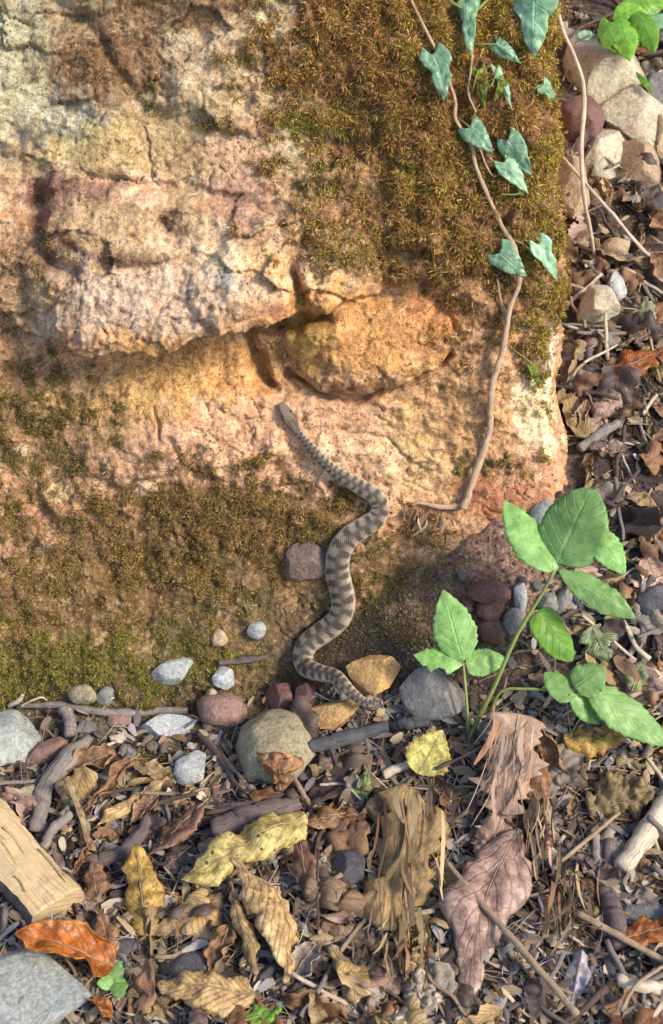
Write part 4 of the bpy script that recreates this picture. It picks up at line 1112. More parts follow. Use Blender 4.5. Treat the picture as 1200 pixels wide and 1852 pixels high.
ST(155, 1320, 20, 14, 12, 'grey', 'little grey block beside the short upright stick', angular=.8, sink=.3)
ST(884, 1073, 38, 21, 22, 'red', 'oval red brown pebble on the soil slope', angular=.15, sink=.2, seed=8)
ST(888, 1106, 25, 19, 18, 'red', 'rounder red brown pebble just below an oval one', angular=.15, sink=.2)
ST(892, 1140, 26, 22, 16, 'red', 'rough reddish lump below the two red pebbles', angular=.5, sink=.35)
ST(940, 1080, 13, 27, 14, 'white', 'upright white stone sliver beside the red pebbles', angular=.7, sink=.2)
ST(934, 1126, 22, 26, 17, 'grey', 'grey brown block leaning below the white sliver', angular=.9, sink=.25)
ST(992, 1092, 20, 18, 15, 'grey', 'round grey pebble beside the green plant stem', angular=.2, sink=.3)
ST(1020, 1082, 14, 30, 14, 'grey', 'elongated grey stone behind the green plant stem', angular=.5, sink=.3, ang=-20)
ST(1046, 1084, 12, 24, 12, 'dark', 'narrow dark grey stone right of the elongated grey one', angular=.5, sink=.3, ang=15)
ST(990, 950, 30, 40, 20, 'blue', 'bluish grey stone peeping out between the large green leaflets', angular=.6, sink=.3)
ST(252, 1442, 14, 14, 12, 'grey', 'small bluish grey pebble between the orange and striped leaves', angular=.1, sink=.2)
ST(230, 1362, 16, 14, 12, 'grey', 'small grey pebble above the brown curled leaf', angular=.3, sink=.3)
# stones beside and behind the boulder
ST(1105, 150, 72, 120, 66, 'cream', 'tall cream stone under the overhanging green leaves', angular=.9, sink=.42, seed=41, ang=15)
ST(1160, 235, 66, 100, 50, 'cream', 'whitish slab leaning against the cream stone', angular=.9, sink=.42, seed=42, ang=35)
ST(1192, 190, 32, 52, 40, 'grey', 'grey stone behind the whitish slab', angular=.6, sink=.3)
ST(1045, 225, 40, 52, 40, 'red', 'rusty red cobble tucked behind the boulder edge', angular=.4, sink=.42, seed=43)
ST(1100, 285, 40, 66, 36, 'cream', 'dirty cream stone wedged below the whitish slab', angular=.7, sink=.42, seed=44, ang=-20)
ST(1160, 310, 52, 62, 40, 'tan', 'angular tan stone with mossy top on the bank', angular=1.0, sink=.42, seed=45)
ST(1196, 240, 40, 70, 40, 'tan', 'pale tan slab at the outer edge of the bank', angular=.8, sink=.42, seed=46)
ST(1036, 345, 32, 66, 30, 'tan', 'beige stone pressed against the mossy boulder edge', angular=.5, sink=.35, seed=47)
ST(1080, 572, 46, 40, 42, 'cream', 'cream cube shaped stone beside the mossy boulder edge', angular=1.0, sink=.15, seed=52, ang=-8)
ST(1070, 625, 17, 15, 14, 'pink', 'small dull pink pebble below the cream cube', angular=.3, sink=.3)
ST(1112, 520, 22, 28, 18, 'white', 'small pale stone behind the cream cube', angular=.6, sink=.3)
ST(1112, 455, 26, 22, 18, 'tan', 'brown pebble sitting in moss behind the pale stone', angular=.4, sink=.35)
ST(1192, 380, 34, 26, 22, 'dark', 'dark stone above the brown leaves on the bank', angular=.4, sink=.3)
ST(1185, 1085, 40, 34, 26, 'dark', 'dark slate grey stone beside the upright pale stick', angular=.4, sink=.35)
ST(420, 1468, 42, 22, 18, 'dark', 'flat slate grey stone in front of the khaki cobble', angular=.9, sink=.3)
ST(630, 1580, 34, 40, 30, 'dark', 'dark bluish stone deep between the dead leaves', angular=.5, sink=.4)
ST(590, 1555, 12, 34, 12, 'white', 'pale upright stone sliver in the dark gap', angular=.8, sink=.3, ang=-10)
ST(1170, 1660, 44, 30, 22, 'grey', 'grey stone with a bluish cast under the orange tan leaf', angular=.7, sink=.35)
ST(225, 1770 - 60, 34, 22, 16, 'dark', 'dark soil covered stone beside the tiny seedling', angular=.4, sink=.5)
ST(345, 1760, 46, 34, 22, 'dark', 'rounded dark grey stone behind the ribbed tan leaf', angular=.3, sink=.4)
ST(55, 1450, 38, 34, 22, 'khaki', 'mossy olive stone between the blue grey stone and the pale wood', angular=.6, sink=.4)

# ------------------------------------------------------------------ sticks and wood
def SK(name, pts_, r, m, label, cat='stick', **k):
    return stick(name, pts_, r, W[m], label, cat, **k)


SK('thin_root', [(30, 1275), (110, 1276), (170, 1285), (215, 1294), (280, 1290), (345, 1283)], [4, 6, 7, 8, 8, 6], 'grey', 'long thin grey root lying along the boulder foot', 'root', lift=.001, n=40)
SK('stick', [(124, 1278), (128, 1310), (133, 1342)], 11, 'grey', 'short stubby grey stick lying across the thin root', lift=.006)
SK('stick', [(565, 1362), (640, 1340), (705, 1318)], [14, 15, 10], 'char', 'thick charcoal grey stick right of the khaki cobble', lift=.004)
SK('stick', [(712, 1318), (740, 1312), (778, 1306)], [9, 13, 10], 'char', 'shorter charcoal grey stick in front of the grey stone', lift=.003)
SK('stick', [(545, 1412), (590, 1385), (625, 1362)], [9, 10, 8], 'purple', 'brown stick just below the charcoal stick', lift=.002)
SK('twig', [(362, 1332), (395, 1375), (430, 1420), (462, 1455)], [5, 5, 4, 3.5], 'dark', 'dark forked twig beside the khaki cobble', 'twig', lift=.005)
SK('twig', [(378, 1340), (410, 1380), (440, 1412)], [4, 4, 3], 'grey', 'slate grey twig lying along the dark forked one', 'twig', lift=.003)
SK('twig', [(528, 1405), (545, 1440), (560, 1470)], [4.5, 5, 5], 'twig', 'short tan twig under the crumpled leaf on the cobble', 'twig', lift=.008)
SK('stick', [(690, 1405), (730, 1388), (770, 1378)], [9, 8, 6], 'white', 'pale stripped stick pointing at the yellow serrated leaf', lift=.006)
SK('twig', [(592, 1362), (612, 1395), (635, 1420)], [3.5, 3.5, 3], 'dark', 'thin dark twig crossing the brown stick', 'twig', lift=.010)
SK('twig', [(580, 1428), (625, 1430), (655, 1452)], [2.5, 2.5, 2], 'white', 'thin pale curved stalk near the small green leaf', 'twig', lift=.010)
SK('bark_piece', [(390, 1515), (460, 1490), (540, 1462)], [22, 26, 16], 'purple', 'broad purplish grey slab of bark above the olive leaf', 'bark', lift=.002, flat=.5)
SK('wood_piece', [(560, 1618), (620, 1638), (690, 1655)], [24, 30, 24], 'brown', 'splintered brown wood chunk under the dark red strip', 'wood', lift=.002, flat=.8, rough=.3)
SK('wood_piece', [(585, 1680), (640, 1700), (680, 1712)], [14, 18, 12], 'brown', 'darker wood splinter below the brown wood chunk', 'wood', lift=.0, flat=.7, rough=.3)
SK('twig', [(795, 1580), (850, 1640), (910, 1710), (1000, 1830), (1040, 1880)], [5, 5, 5.5, 6, 6], 'twig', 'long straight grey brown twig lying across the pinkish leaf', 'twig', lift=.022, straight=True, n=30)
SK('twig', [(1040, 1678), (1110, 1715), (1200, 1765), (1240, 1790)], [6, 6.5, 6.5, 6], 'twig', 'straight tan twig above the lavender grey leaf', 'twig', lift=.014, straight=True)
SK('twig', [(1000, 1585), (1050, 1545), (1115, 1488)], [4, 4, 3.5], 'twig', 'thin tan twig ending at the crumpled khaki leaf', 'twig', lift=.012, straight=True)
SK('stick', [(1125, 1580), (1160, 1530), (1215, 1450), (1260, 1390)], [18, 20, 20, 18], 'white', 'thick bleached stick with dark cracks', lift=.006)
SK('stick', [(1115, 1790), (1160, 1795), (1230, 1806)], [12, 12, 11], 'white', 'pale broken stick below the straight tan twig', lift=.006)
SK('twig', [(1110, 1850), (1150, 1810), (1215, 1752)], [4, 4, 3.5], 'twig', 'thin tan twig crossing the pale broken stick', 'twig', lift=.018)
SK('stick', [(1095, 1620), (1108, 1680), (1118, 1730)], [16, 19, 15], 'purple', 'purplish brown upright stick beside the grey stone', lift=.004)
SK('stick', [(1075, 1520), (1080, 1570), (1082, 1600)], [8, 8, 7], 'grey', 'small grey stick between the tan twig and bleached stick', lift=.004)
SK('stick', [(1098, 1530), (1098, 1600)], [11, 9], 'purple', 'stubby purple brown stick beside the small grey one', lift=.003, n=10)
SK('stick', [(1157, 1018), (1158, 1080), (1160, 1160)], [7, 7, 7], 'grey', 'straight grey stick standing upright right of the green plant', lift=.006, straight=True)
SK('twig', [(1050, 1110), (1090, 1140), (1150, 1195)], [3, 3, 3], 'white', 'thin pale stalk behind the striped green leaf', 'twig', lift=.010, straight=True)
SK('twig', [(1003, -20), (1015, 50), (1040, 110), (1056, 170), (1052, 270), (1055, 350), (1066, 410), (1076, 462)], [3.2, 3.6, 3.8, 4.2, 4, 3.8, 3.8, 3.4], 'white', 'long pale twig hanging down beside the mossy boulder edge', 'twig', airs=[.30, .26, .22, .19, .15, .11, .06, .004], n=60)
SK('twig', [(1018, 285), (1060, 335), (1105, 385), (1150, 440), (1178, 468)], [2.6, 3, 3, 3, 3], 'white', 'thin pale twig slanting down the bank across the long twig', 'twig', airs=[.10, .09, .07, .03, .01])
SK('twig', [(1060, 275), (1112, 315)], [2.5, 2], 'twig', 'fine short twig behind the long pale twig', 'twig', lift=.010, n=10)
SK('twig', [(1015, 160), (1028, 130), (1035, 105)], [2.5, 2.5, 2], 'twig', 'short curved twig at the boulder edge near the red cobble', 'twig', lift=.008, n=12)
SK('stick', [(1048, 820), (1085, 790), (1118, 768)], [9, 10, 8], 'grey', 'bluish grey stick lying below the brown curled leaf on the bank', lift=.004)
SK('twig', [(1055, 668), (1085, 650), (1112, 635)], [2.5, 2.5, 2], 'white', 'thin white stalk near the small pink pebble on the bank', 'twig', lift=.008)
SK('twig', [(1152, 758), (1166, 738), (1180, 722)], [3.5, 3.5, 3], 'white', 'short white stalk beside the orange leaf on the bank', 'twig', lift=.010)
SK('twig', [(1168, 612), (1174, 650), (1182, 705)], [2.8, 2.8, 2.6], 'twig', 'thin stalk hanging from the grey green leaf on the bank', 'twig', lift=.012)
SK('bark_piece', [(70, 1520), (90, 1440), (120, 1390), (165, 1345)], [14, 18, 18, 12], 'grey', 'long grey fibrous bark strip beside the pale wood', 'bark', lift=.004, flat=.5, rough=.35)
SK('stick', [(78, 1545), (100, 1515), (130, 1485)], [9, 10, 9], 'grey', 'pale lilac grey stick beside the bark strip', lift=.008)
SK('stick', [(165, 1570), (215, 1555), (260, 1520), (272, 1490)], [13, 13, 13, 10], 'purple', 'bent dark brown stick above the yellow leaf', lift=.003, rough=.25)
SK('twig', [(545, 1852), (575, 1805), (600, 1760)], [5, 5, 4], 'grey', 'grey twig pointing up from the bottom litter by the curled leaf', 'twig', lift=.008)
SK('twig', [(455, 1810), (480, 1775), (510, 1745)], [8, 9, 8], 'char', 'blue grey charred stick behind the ribbed tan leaf', 'stick', lift=.003)
SK('twig', [(575, 1560), (577, 1620), (580, 1700)], [2.4, 2.4, 2.4], 'dark', 'very thin upright stalk in front of the wood chunk', 'twig', lift=.014)
SK('twig', [(620, 1730), (650, 1690), (670, 1670)], [4, 4, 3.5], 'twig', 'short brown twig leaning on the wood splinter', 'twig', lift=.008)
SK('twig', [(790, 1660), (740, 1668)], [5, 4], 'white', 'short pale stick poking out of the fibrous leaf', 'twig', lift=.008, n=8)
SK('twig', [(788, 1400), (830, 1380), (880, 1352), (935, 1330)], [3, 3, 3, 2.5], 'dark', 'thin dark twig crossing the yellow serrated leaf', 'twig', lift=.022)

SK('straw', [(18, 1278), (32, 1262), (44, 1250)], [4, 5, 3], 'white', 'short pale straw piece lying at the boulder foot above the thin root', 'straw', lift=.003)
SK('straw', [(40, 1272), (70, 1258), (88, 1262)], [2, 2.4, 1.6], 'white', 'thin bent straw beside the short pale straw piece', 'straw', lift=.004)
SK('twig', [(186, 1282), (196, 1268), (206, 1258)], [1.8, 1.8, 1.4], 'white', 'tiny pale stalk sticking up from the thin root', 'twig', lift=.004, n=8)
SK('bark_piece', [(392, 1196), (430, 1192), (482, 1186)], [6, 8, 5], 'purple', 'curved purplish bark sliver under the mossy bank by the snake', 'bark', lift=.003, flat=.6)

# split piece of pale wood
pA, nA = hits(-70, 1462); pB, nB = hits(100, 1658)
pA = pA + nA * .014; pB = pB + nB * .012
axw = (pB - pA); Lw = axw.length; axw.normalize(); zw = ((nA + nB).normalized() * .8 + (CAM - pA).normalized() * .2).normalized(); yw = zw.cross(axw).normalized(); zw = axw.cross(yw)
sec = np.array([(-.024, -.002), (-.021, .010), (-.010, .013), (.004, .014), (.015, .012), (.021, .008), (.022, -.004), (.012, -.014), (-.012, -.013)])
nw = 34; Vw = []
for i in range(nw):
    t = i / (nw - 1)
    for k, (a, b) in enumerate(sec):
        jx = .004 * noise(k * 1.7, t * 3, 4.0) + .0012 * noise(k * 3.1, t * 24, 9.0); jz = .0016 * noise(k * 2.3, t * 6, 14.0)
        endj = (.022 * noise(k * 1.9, 1.0, 24.0)) * (t > .93)
        Vw.append(np.array(axw) * (Lw * t + float(endj)) + np.array(yw) * (a + float(jx)) + np.array(zw) * (b + float(jz)))
ncs = len(sec)
Fw = grid_faces(nw, ncs, True).tolist() + [list(range(ncs))[::-1], [(nw - 1) * ncs + k for k in range(ncs)]]
uvw = [(i / (nw - 1) * 1.4, abs(k - 4) * .22) for i in range(nw) for k in range(ncs)]
mw_ = make_mesh('split_wood', Vw, Fw, [W['pale'], W['purple']], uv=uvw, smooth=False)
mi = np.zeros(len(mw_.polygons), np.int32)
for i, p_ in enumerate(mw_.polygons):
    if i < (nw - 1) * ncs and (i % ncs) in (5, 6, 7, 8, 0): mi[i] = 1
mw_.polygons.foreach_set('material_index', mi)
wd_ = link('split_wood', mw_, None, 'thick split piece of pale yellow wood with dark bark side and broken end', 'wood'); wd_.location = pA
for k in range(4):
    y0 = -.014 + .009 * k; t0, t1 = sorted((random.uniform(.3, .9), random.uniform(.6, 1.0)))
    q_ = [np.array(axw) * Lw * (t0 + (t1 - t0) * j / 5) + np.array(yw) * (y0 + .001 * math.sin(j)) + np.array(zw) * (.0138) for j in range(6)]
    tv, tf, tu = tube(q_, .0007, 5, .2, k)
    link('splinter', make_mesh('splinter', tv, tf, W['pale'], uv=tu), wd_)

# leaves rest on stones and wood as well as on soil: rebuild the surface that placement looks at
SUPPORT.append(wd_)
vl_, fl_, no_ = [RV, GV], [RF.tolist(), (GF + len(RV)).tolist()], len(RV) + len(GV)
for o_ in SUPPORT:
    vv_ = np.array([v_.co[:] for v_ in o_.data.vertices]) + np.array(o_.location)
    fl_.append([[i_ + no_ for i_ in p_.vertices] for p_ in o_.data.polygons]); vl_.append(vv_); no_ += len(vv_)
BV = BVHTree.FromPolygons(np.concatenate(vl_).tolist(), [f_ for g_ in fl_ for f_ in g_])

# ------------------------------------------------------------------ dead leaves
def LF(mt, a, b, w, label, cat='leaf', name='fallen_leaf', **k):
    kw = dict(crinkle=.075, ripple=.012, fold=.15, nv=9, lb=.006, lt=.006, face=.3, wav=.09, tear=.35)
    kw.update(k)
    kw.setdefault('ecurl', random.uniform(.5, 1.5) * (1 if kw.get('roll', random.choice((-1, 1))) > 0 else -1))
    kw['ripple'] *= .6; kw['tilt'] = kw.get('tilt', 0) + random.uniform(-.25, .25)
    kw.setdefault('twist', random.uniform(-.5, .5))
    return place_leaf(name, L[mt], a, b, w, label, cat, **kw)


LF('orange', (208, 1762), (34, 1722), 110, 'glossy orange brown curled leaf lying on the large flat stone', lb=.012, lt=.016, roll=.35, ecurl=.7, bend=.5, tilt=.1, kind='broad', face=.6, ripple=.008, tear=.12, wav=.06, twist=.1)
LF('orange', (205, 1852), (150, 1815), 70, 'rusty orange leaf scrap beside the large flat stone', lb=.006, lt=.010, roll=.4, tilt=.2)
LF('yellow', (262, 1702), (272, 1556), 104, 'upright yellow leaf with brown spots folded along its rib', lb=.012, lt=.026, fold=-.45, bend=.4, kind='broad', ripple=.035, nv=9, face=.6, ecurl=-.5, twist=0)
LF('olive', (545, 1512), (326, 1612), 115, 'large olive yellow spotted leaf curling over the litter', lb=.030, lt=.026, fold=-.1, roll=-.5, bend=.5, kind='broad', ripple=.03, nv=11, face=.6, tilt=.2, ecurl=-1.3, twist=.35, tear=.2)
LF('tan', (425, 1600), (525, 1795), 84, 'tan ribbed leaf arching down from the large olive leaf', lb=.030, lt=.012, roll=-.9, bend=.9, side=.13, kind='lance', ripple=.05, nv=14, face=.5, tilt=-.4)
LF('tan', (425, 1622), (462, 1785), 62, 'brown spotted narrow leaf hanging below the olive leaf', lb=.024, lt=.012, roll=-.8, fold=-.3, kind='lance', tilt=.3, face=.4)
LF('rust', (415, 1690), (380, 1775), 70, 'reddish brown leaf behind the brown spotted narrow leaf', lb=.014, lt=.008, roll=.5, kind='ovate')
LF('tan', (462, 1818), (292, 1800), 92, 'broad ribbed tan leaf arched over the stones', lb=.012, lt=.016, roll=-.8, bend=.9, ripple=.07, nv=13, kind='broad', face=.4)
LF('khaki', (412, 1640), (275, 1695), 62, 'khaki brown strongly ribbed leaf next to the upright yellow leaf', lb=.014, lt=.012, roll=-.7, ripple=.05, nv=13, kind='lance')
LF('rust', (262, 1392), (160, 1482), 50, 'rusty orange rolled leaf beside the striped tan leaf', lb=.018, lt=.010, roll=1.1, bend=.4, kind='lance', face=.5)
LF('brown', (205, 1385), (110, 1420), 80, 'dark brown leaf tucked behind the rusty rolled leaf', lb=.012, lt=.012, roll=.5, bend=.6, kind='broad')
LF('khaki', (322, 1418), (228, 1400), 60, 'brown tattered leaf above the striped tan leaf', lb=.012, lt=.014, serr=.25, roll=.3, kind='lobed')
LF('tan', (302, 1432), (178, 1502), 50, 'striped tan leaf with its far half folded down', lb=.018, lt=.012, fold=-.5, roll=-.4, ripple=.05, nv=16, kind='lance', face=.45)
LF('brown', (290, 1462), (235, 1500), 55, 'dull brown leaf half beneath the striped tan leaf', lb=.014, lt=.006, roll=.6, kind='ovate')
LF('khaki', (162, 1550), (133, 1448), 52, 'pointed brownish leaf standing like a cone above the yellow leaf', lb=.010, lt=.030, fold=-.7, roll=-.6, kind='heart', face=.6)
LF('darkred', (385, 1462), (285, 1565), 52, 'reddish brown furled leaf above the yellow leaf', lb=.014, lt=.016, roll=-.7, ripple=.05, nv=14, crinkle=.08, kind='lance', serr=.25, ecurl=-.4, wav=.04, twist=.4)
LF('brown', (180, 1640), (172, 1575), 48, 'dark brown drooping leaf beside the upright yellow leaf', lb=.008, lt=.016, roll=-.6, kind='lance')
LF('rust', (125, 1600), (165, 1540), 30, 'small rust coloured scrap near the pale wood end', lb=.008, lt=.012, roll=.5)
LF('rust', (205, 1740), (195, 1668), 46, 'small orange brown leaf beside the glossy orange leaf', lb=.008, lt=.018, roll=-.4, kind='ovate')
LF('rust', (505, 1445), (506, 1365), 78, 'crumpled golden brown leaf stuck on the khaki cobble', lb=.012, lt=.026, roll=-.8, crinkle=.16, serr=.3, kind='obov', face=.6)
LF('paleyellow', (752, 1408), (806, 1300), 90, 'bright pale yellow leaf with serrated edge below the grey stone', lb=.016, lt=.024, fold=.1, serr=.16, teeth=10, kind='ovate', face=.75, crinkle=.03, ecurl=-.2, tear=0, wav=.03, twist=0)
LF('yellow', (1012, 1345), (1136, 1315), 66, 'golden yellow ribbed leaf under the right green leaflets', lb=.012, lt=.012, roll=-.7, ripple=.06, nv=12, kind='broad', face=.4)
LF('rust', (945, 1295), (985, 1500), 112, 'large copper brown leaf with jagged lobes below the green plant', lb=.028, lt=.010, roll=-.35, fold=-.2, serr=.3, kind='lobed', crinkle=.08, face=.5, tilt=-.2)
LF('rust', (950, 1290), (1018, 1400), 70, 'small copper leaf fold against the jagged copper leaf', lb=.028, lt=.014, roll=.5, serr=.25, kind='broad', face=.4, tilt=.4)
LF('pink', (940, 1520), (846, 1812), 125, 'big smooth pinkish brown leaf under the long straight twig', lb=.018, lt=.010, roll=-.4, bend=.3, kind='ovate', face=.55, ripple=.015, nv=7, side=-.06, ecurl=-.5, twist=.1, tear=.12, wav=.05)
LF('dark', (862, 1610), (812, 1850), 64, 'dark purplish brown leaf strip left of the big pinkish leaf', lb=.008, lt=.006, roll=-.4, kind='strip')
LF('shred', (745, 1440), (700, 1700), 120, 'olive brown shredded leaf hanging like torn cloth', lb=.030, lt=.012, roll=-.3, ecurl=-.5, crinkle=.07, serr=.5, ripple=.0, fold=-.3, kind='strip', face=.6, teeth=22, wav=.12, tear=.6, twist=.2)
LF('shred', (765, 1470), (745, 1660), 70, 'dark frayed leaf overlapping the shredded olive one', lb=.024, lt=.014, roll=-.4, crinkle=.09, serr=.5, kind='strip', face=.5, teeth=22, tilt=.4, tear=.6)
LF('shred', (715, 1690), (740, 1790), 96, 'frayed lower end of brown fibrous leaf', lb=.014, lt=.008, roll=.5, crinkle=.22, serr=.5, kind='lobed', teeth=24)
LF('grey', (770, 1760), (765, 1840), 70, 'greyish crumpled leaf below the frayed fibrous one', lb=.010, lt=.010, roll=-.7, crinkle=.2, serr=.3, kind='broad')
LF('shredpink', (925, 1280), (900, 1500), 100, 'greyish pink dry leaf strip hanging beneath the green plant', lb=.034, lt=.020, roll=-.4, ecurl=-.4, crinkle=.07, serr=.5, kind='strip', face=.6, teeth=18, tear=.5, twist=.15)
LF('shredgrey', (915, 1275), (855, 1350), 66, 'grey dry leaf flap left of the pink strip', lb=.030, lt=.022, roll=.4, crinkle=.12, kind='ovate', face=.4)
LF('shredpink', (905, 1470), (880, 1580), 62, 'brown tattered scrap between the pink strip and pinkish leaf', lb=.018, lt=.012, roll=-.7, crinkle=.2, serr=.4, kind='strip')
LF('rust', (960, 1480), (965, 1570), 48, 'torn orange brown scrap below the jagged copper leaf', lb=.014, lt=.010, roll=.5, crinkle=.2, serr=.4, kind='strip')
LF('khaki', (1062, 1478), (1182, 1445), 92, 'crumpled pale khaki leaf beside the bleached stick', lb=.012, lt=.014, roll=-.8, crinkle=.2, serr=.2, kind='broad', face=.4)
LF('brown', (1040, 1450), (1030, 1500), 34, 'small rusty leaf beside the crumpled khaki leaf', lb=.010, lt=.012, roll=.5)
LF('lav', (1050, 1735), (1030, 1830), 66, 'smooth lavender grey folded leaf near the straight tan twig', lb=.012, lt=.008, fold=-.6, kind='broad', face=.5, ripple=.005)
LF('orange', (1135, 1715), (1225, 1690), 56, 'tan orange leaf on the grey stone beside the straight tan twig', lb=.014, lt=.012, roll=-.6, kind='broad')
LF('khaki', (600, 1725), (648, 1835), 54, 'curled tan leaf with pale folded rim by the grey twig', lb=.012, lt=.010, roll=-1.0, kind='lance', side=.1)
LF('grey', (575, 1730), (520, 1800), 70, 'greyish tan leaf left of the curled rimmed leaf', lb=.016, lt=.010, roll=.4, kind='ovate', fold=-.2)
LF('darkred', (548, 1530), (566, 1645), 36, 'dark red rolled leaf strip beside the olive leaf', lb=.022, lt=.014, roll=-.6, kind='lance', ecurl=-.3, wav=.03, tear=.1)
LF('rust', (665, 1488), (535, 1502), 50, 'amber brown leaf lying behind the dark gap', lb=.014, lt=.016, roll=-.6, kind='lance', crinkle=.1)
LF('khaki', (740, 1460), (655, 1490), 60, 'brown green leaf joining the shredded olive leaf', lb=.020, lt=.014, roll=-.4, kind='broad', crinkle=.1)
LF('pink', (435, 1560), (362, 1545), 66, 'dull pinkish brown leaf above the olive leaf', lb=.010, lt=.010, roll=.2, kind='broad', fold=-.1)
LF('dark', (350, 1540), (300, 1580), 50, 'dark wet leaf above the upright yellow leaf', lb=.006, lt=.006, roll=-.3, kind='ovate')
LF('dark', (120, 1500), (170, 1450), 60, 'dark slate coloured leaf behind the cone shaped leaf', lb=.006, lt=.006, roll=.2, kind='ovate')
LF('green', (655, 1440), (665, 1402), 32, 'tiny bright green leaf beside the pale stripped stick', lb=.010, lt=.014, kind='heart', face=.5)
LF('green2', (440, 1860), (512, 1838), 44, 'pale green leaf under the broad ribbed tan leaf', lb=.008, lt=.008, kind='ovate')
LF('rust', (800, 1400), (815, 1335), 40, 'tan leaf hidden behind the yellow serrated leaf', lb=.008, lt=.010, roll=.5)
LF('khaki', (1010, 1620), (1050, 1590), 60, 'frayed tan leaf above the straight tan twig', lb=.010, lt=.010, roll=.5, crinkle=.2, serr=.3, kind='lobed')
LF('brown', (1040, 1600), (1098, 1640), 44, 'brown curled leaf under the bleached stick end', lb=.008, lt=.010, roll=-.7)
LF('striped', (1070, 1130), (1095, 1195), 58, 'fading striped green leaf behind the right green leaflets', lb=.014, lt=.012, roll=-.3, ripple=.05, nv=10, kind='broad', face=.6)
LF('striped', (1140, 1250), (1160, 1190), 50, 'grey green ribbed leaf beside the right green leaflets', lb=.014, lt=.014, roll=-.5, ripple=.06, nv=10, kind='ovate', face=.6)
LF('tan', (1050, 1185), (1110, 1170), 40, 'brown curling leaf beneath the striped green leaf', lb=.006, lt=.008, roll=-.7)
# bank to the right
LF('orange', (1088, 690), (1215, 640), 66, 'large amber leaf lying on the bank beside the boulder', lb=.010, lt=.016, roll=-.5, kind='ovate', face=.5)
LF('brown', (1190, 610), (1110, 640), 50, 'dark orange brown leaf behind the large amber leaf', lb=.010, lt=.012, roll=.5, serr=.2)
LF('pink', (1120, 705), (1066, 800), 56, 'beige brown rolled leaf below the amber leaf', lb=.012, lt=.008, roll=-1.0, kind='ovate', face=.5)
LF('striped', (1168, 608), (1162, 560), 36, 'small grey green leaf on a thin stalk on the bank', lb=.016, lt=.018, kind='ovate', face=.5)
LF('rust', (1200, 430), (1170, 400), 70, 'brown curled leaf below the dark stone on the bank', lb=.010, lt=.012, roll=.8, kind='broad')
LF('brown', (1215, 520), (1170, 470), 66, 'deep brown leaf at the outer edge of the bank', lb=.008, lt=.012, roll=.5, kind='broad')
LF('tan', (1090, 330), (1105, 375), 36, 'small tan leaf scrap under the cream wedge stone', lb=.006, lt=.008, roll=.7)
LF('tan', (1165, 330), (1150, 375), 30, 'light tan leaf scrap under the angular tan stone', lb=.008, lt=.008, roll=.7)
LF('khaki', (1130, 905), (1190, 930), 50, 'khaki brown leaf behind the largest green leaflet', lb=.008, lt=.008, roll=.5)
LF('rust', (1210, 950), (1150, 985), 60, 'rusty leaf at the outer edge behind the upright grey stick', lb=.008, lt=.010, roll=-.6, crinkle=.12)
LF('brown', (1215, 780), (1180, 850), 56, 'dark tan leaf below the amber leaf', lb=.008, lt=.008, roll=.4, crinkle=.12)
LF('brown', (1060, 730), (1045, 790), 34, 'small reddish brown leaf in the gap beside the boulder', lb=.006, lt=.008, roll=.7)
LF('rust', (1190, 1160), (1200, 1230), 50, 'dark rusty leaf below the slate grey stone', lb=.008, lt=.008, roll=.5)

def fibres(parent, a, b, wpx, n_, cols_l, lift, label=None):
    """many thin torn fibres hanging roughly from a to b: one part"""
    r2 = np.random.default_rng(int(a[0] * 7 + b[1])); A_, na = hits(*a); B_, nb_ = hits(*b)
    A_ = np.array(A_ + na * lift[0]); B_ = np.array(B_ + nb_ * lift[1]); m = mpp(Vector(A_)); axx = B_ - A_; sd_ = np.cross(axx, np.array(na)); sd_ /= np.linalg.norm(sd_); up_ = np.array((na + nb_).normalized())
    VV, FF, CC, UU = [], [], [], []
    n_ = int(n_ * 1.1)
    for k in range(n_):
        t0 = r2.uniform(-.1, .6); t1 = t0 + r2.uniform(.25, .6); off = r2.normal(0, .35) * wpx * m; hh = r2.uniform(-.006, .007); sw = r2.normal(0, .2) * wpx * m
        tt = np.linspace(0, 1, 8); c = A_[None] + axx[None] * (t0 + (t1 - t0) * tt)[:, None] + sd_[None] * (off + sw * tt ** 2 + .0012 * np.sin(tt * r2.uniform(2, 6) + k))[:, None] + up_[None] * (hh + .008 * np.sin(math.pi * tt) * r2.uniform(-.3, 1))[:, None]
        w_ = r2.uniform(.0003, .0012) * (2.4 if r2.random() < .25 else 1); dirw = sd_ * math.cos(k) + up_ * math.sin(k) * .8
        wv = (w_ * np.interp(tt, [0, .2, .8, 1], [.4, 1, 1, .25]))[:, None]
        VV.append(np.stack([c - dirw * wv, c + dirw * wv], 1).reshape(-1, 3)); FF.append(grid_faces(8, 2) + k * 16)
        CC.append(np.tile(np.array(cols_l[r2.integers(0, len(cols_l))]) * r2.uniform(.6, 1.4), (16, 1)))
    o_ = np.array(parent.location)
    me_ = make_mesh('fibres', np.concatenate(VV) - o_, np.concatenate(FF), M['bits'], cols=np.concatenate(CC))
    return link('fibres', me_, parent, label, kind='stuff')


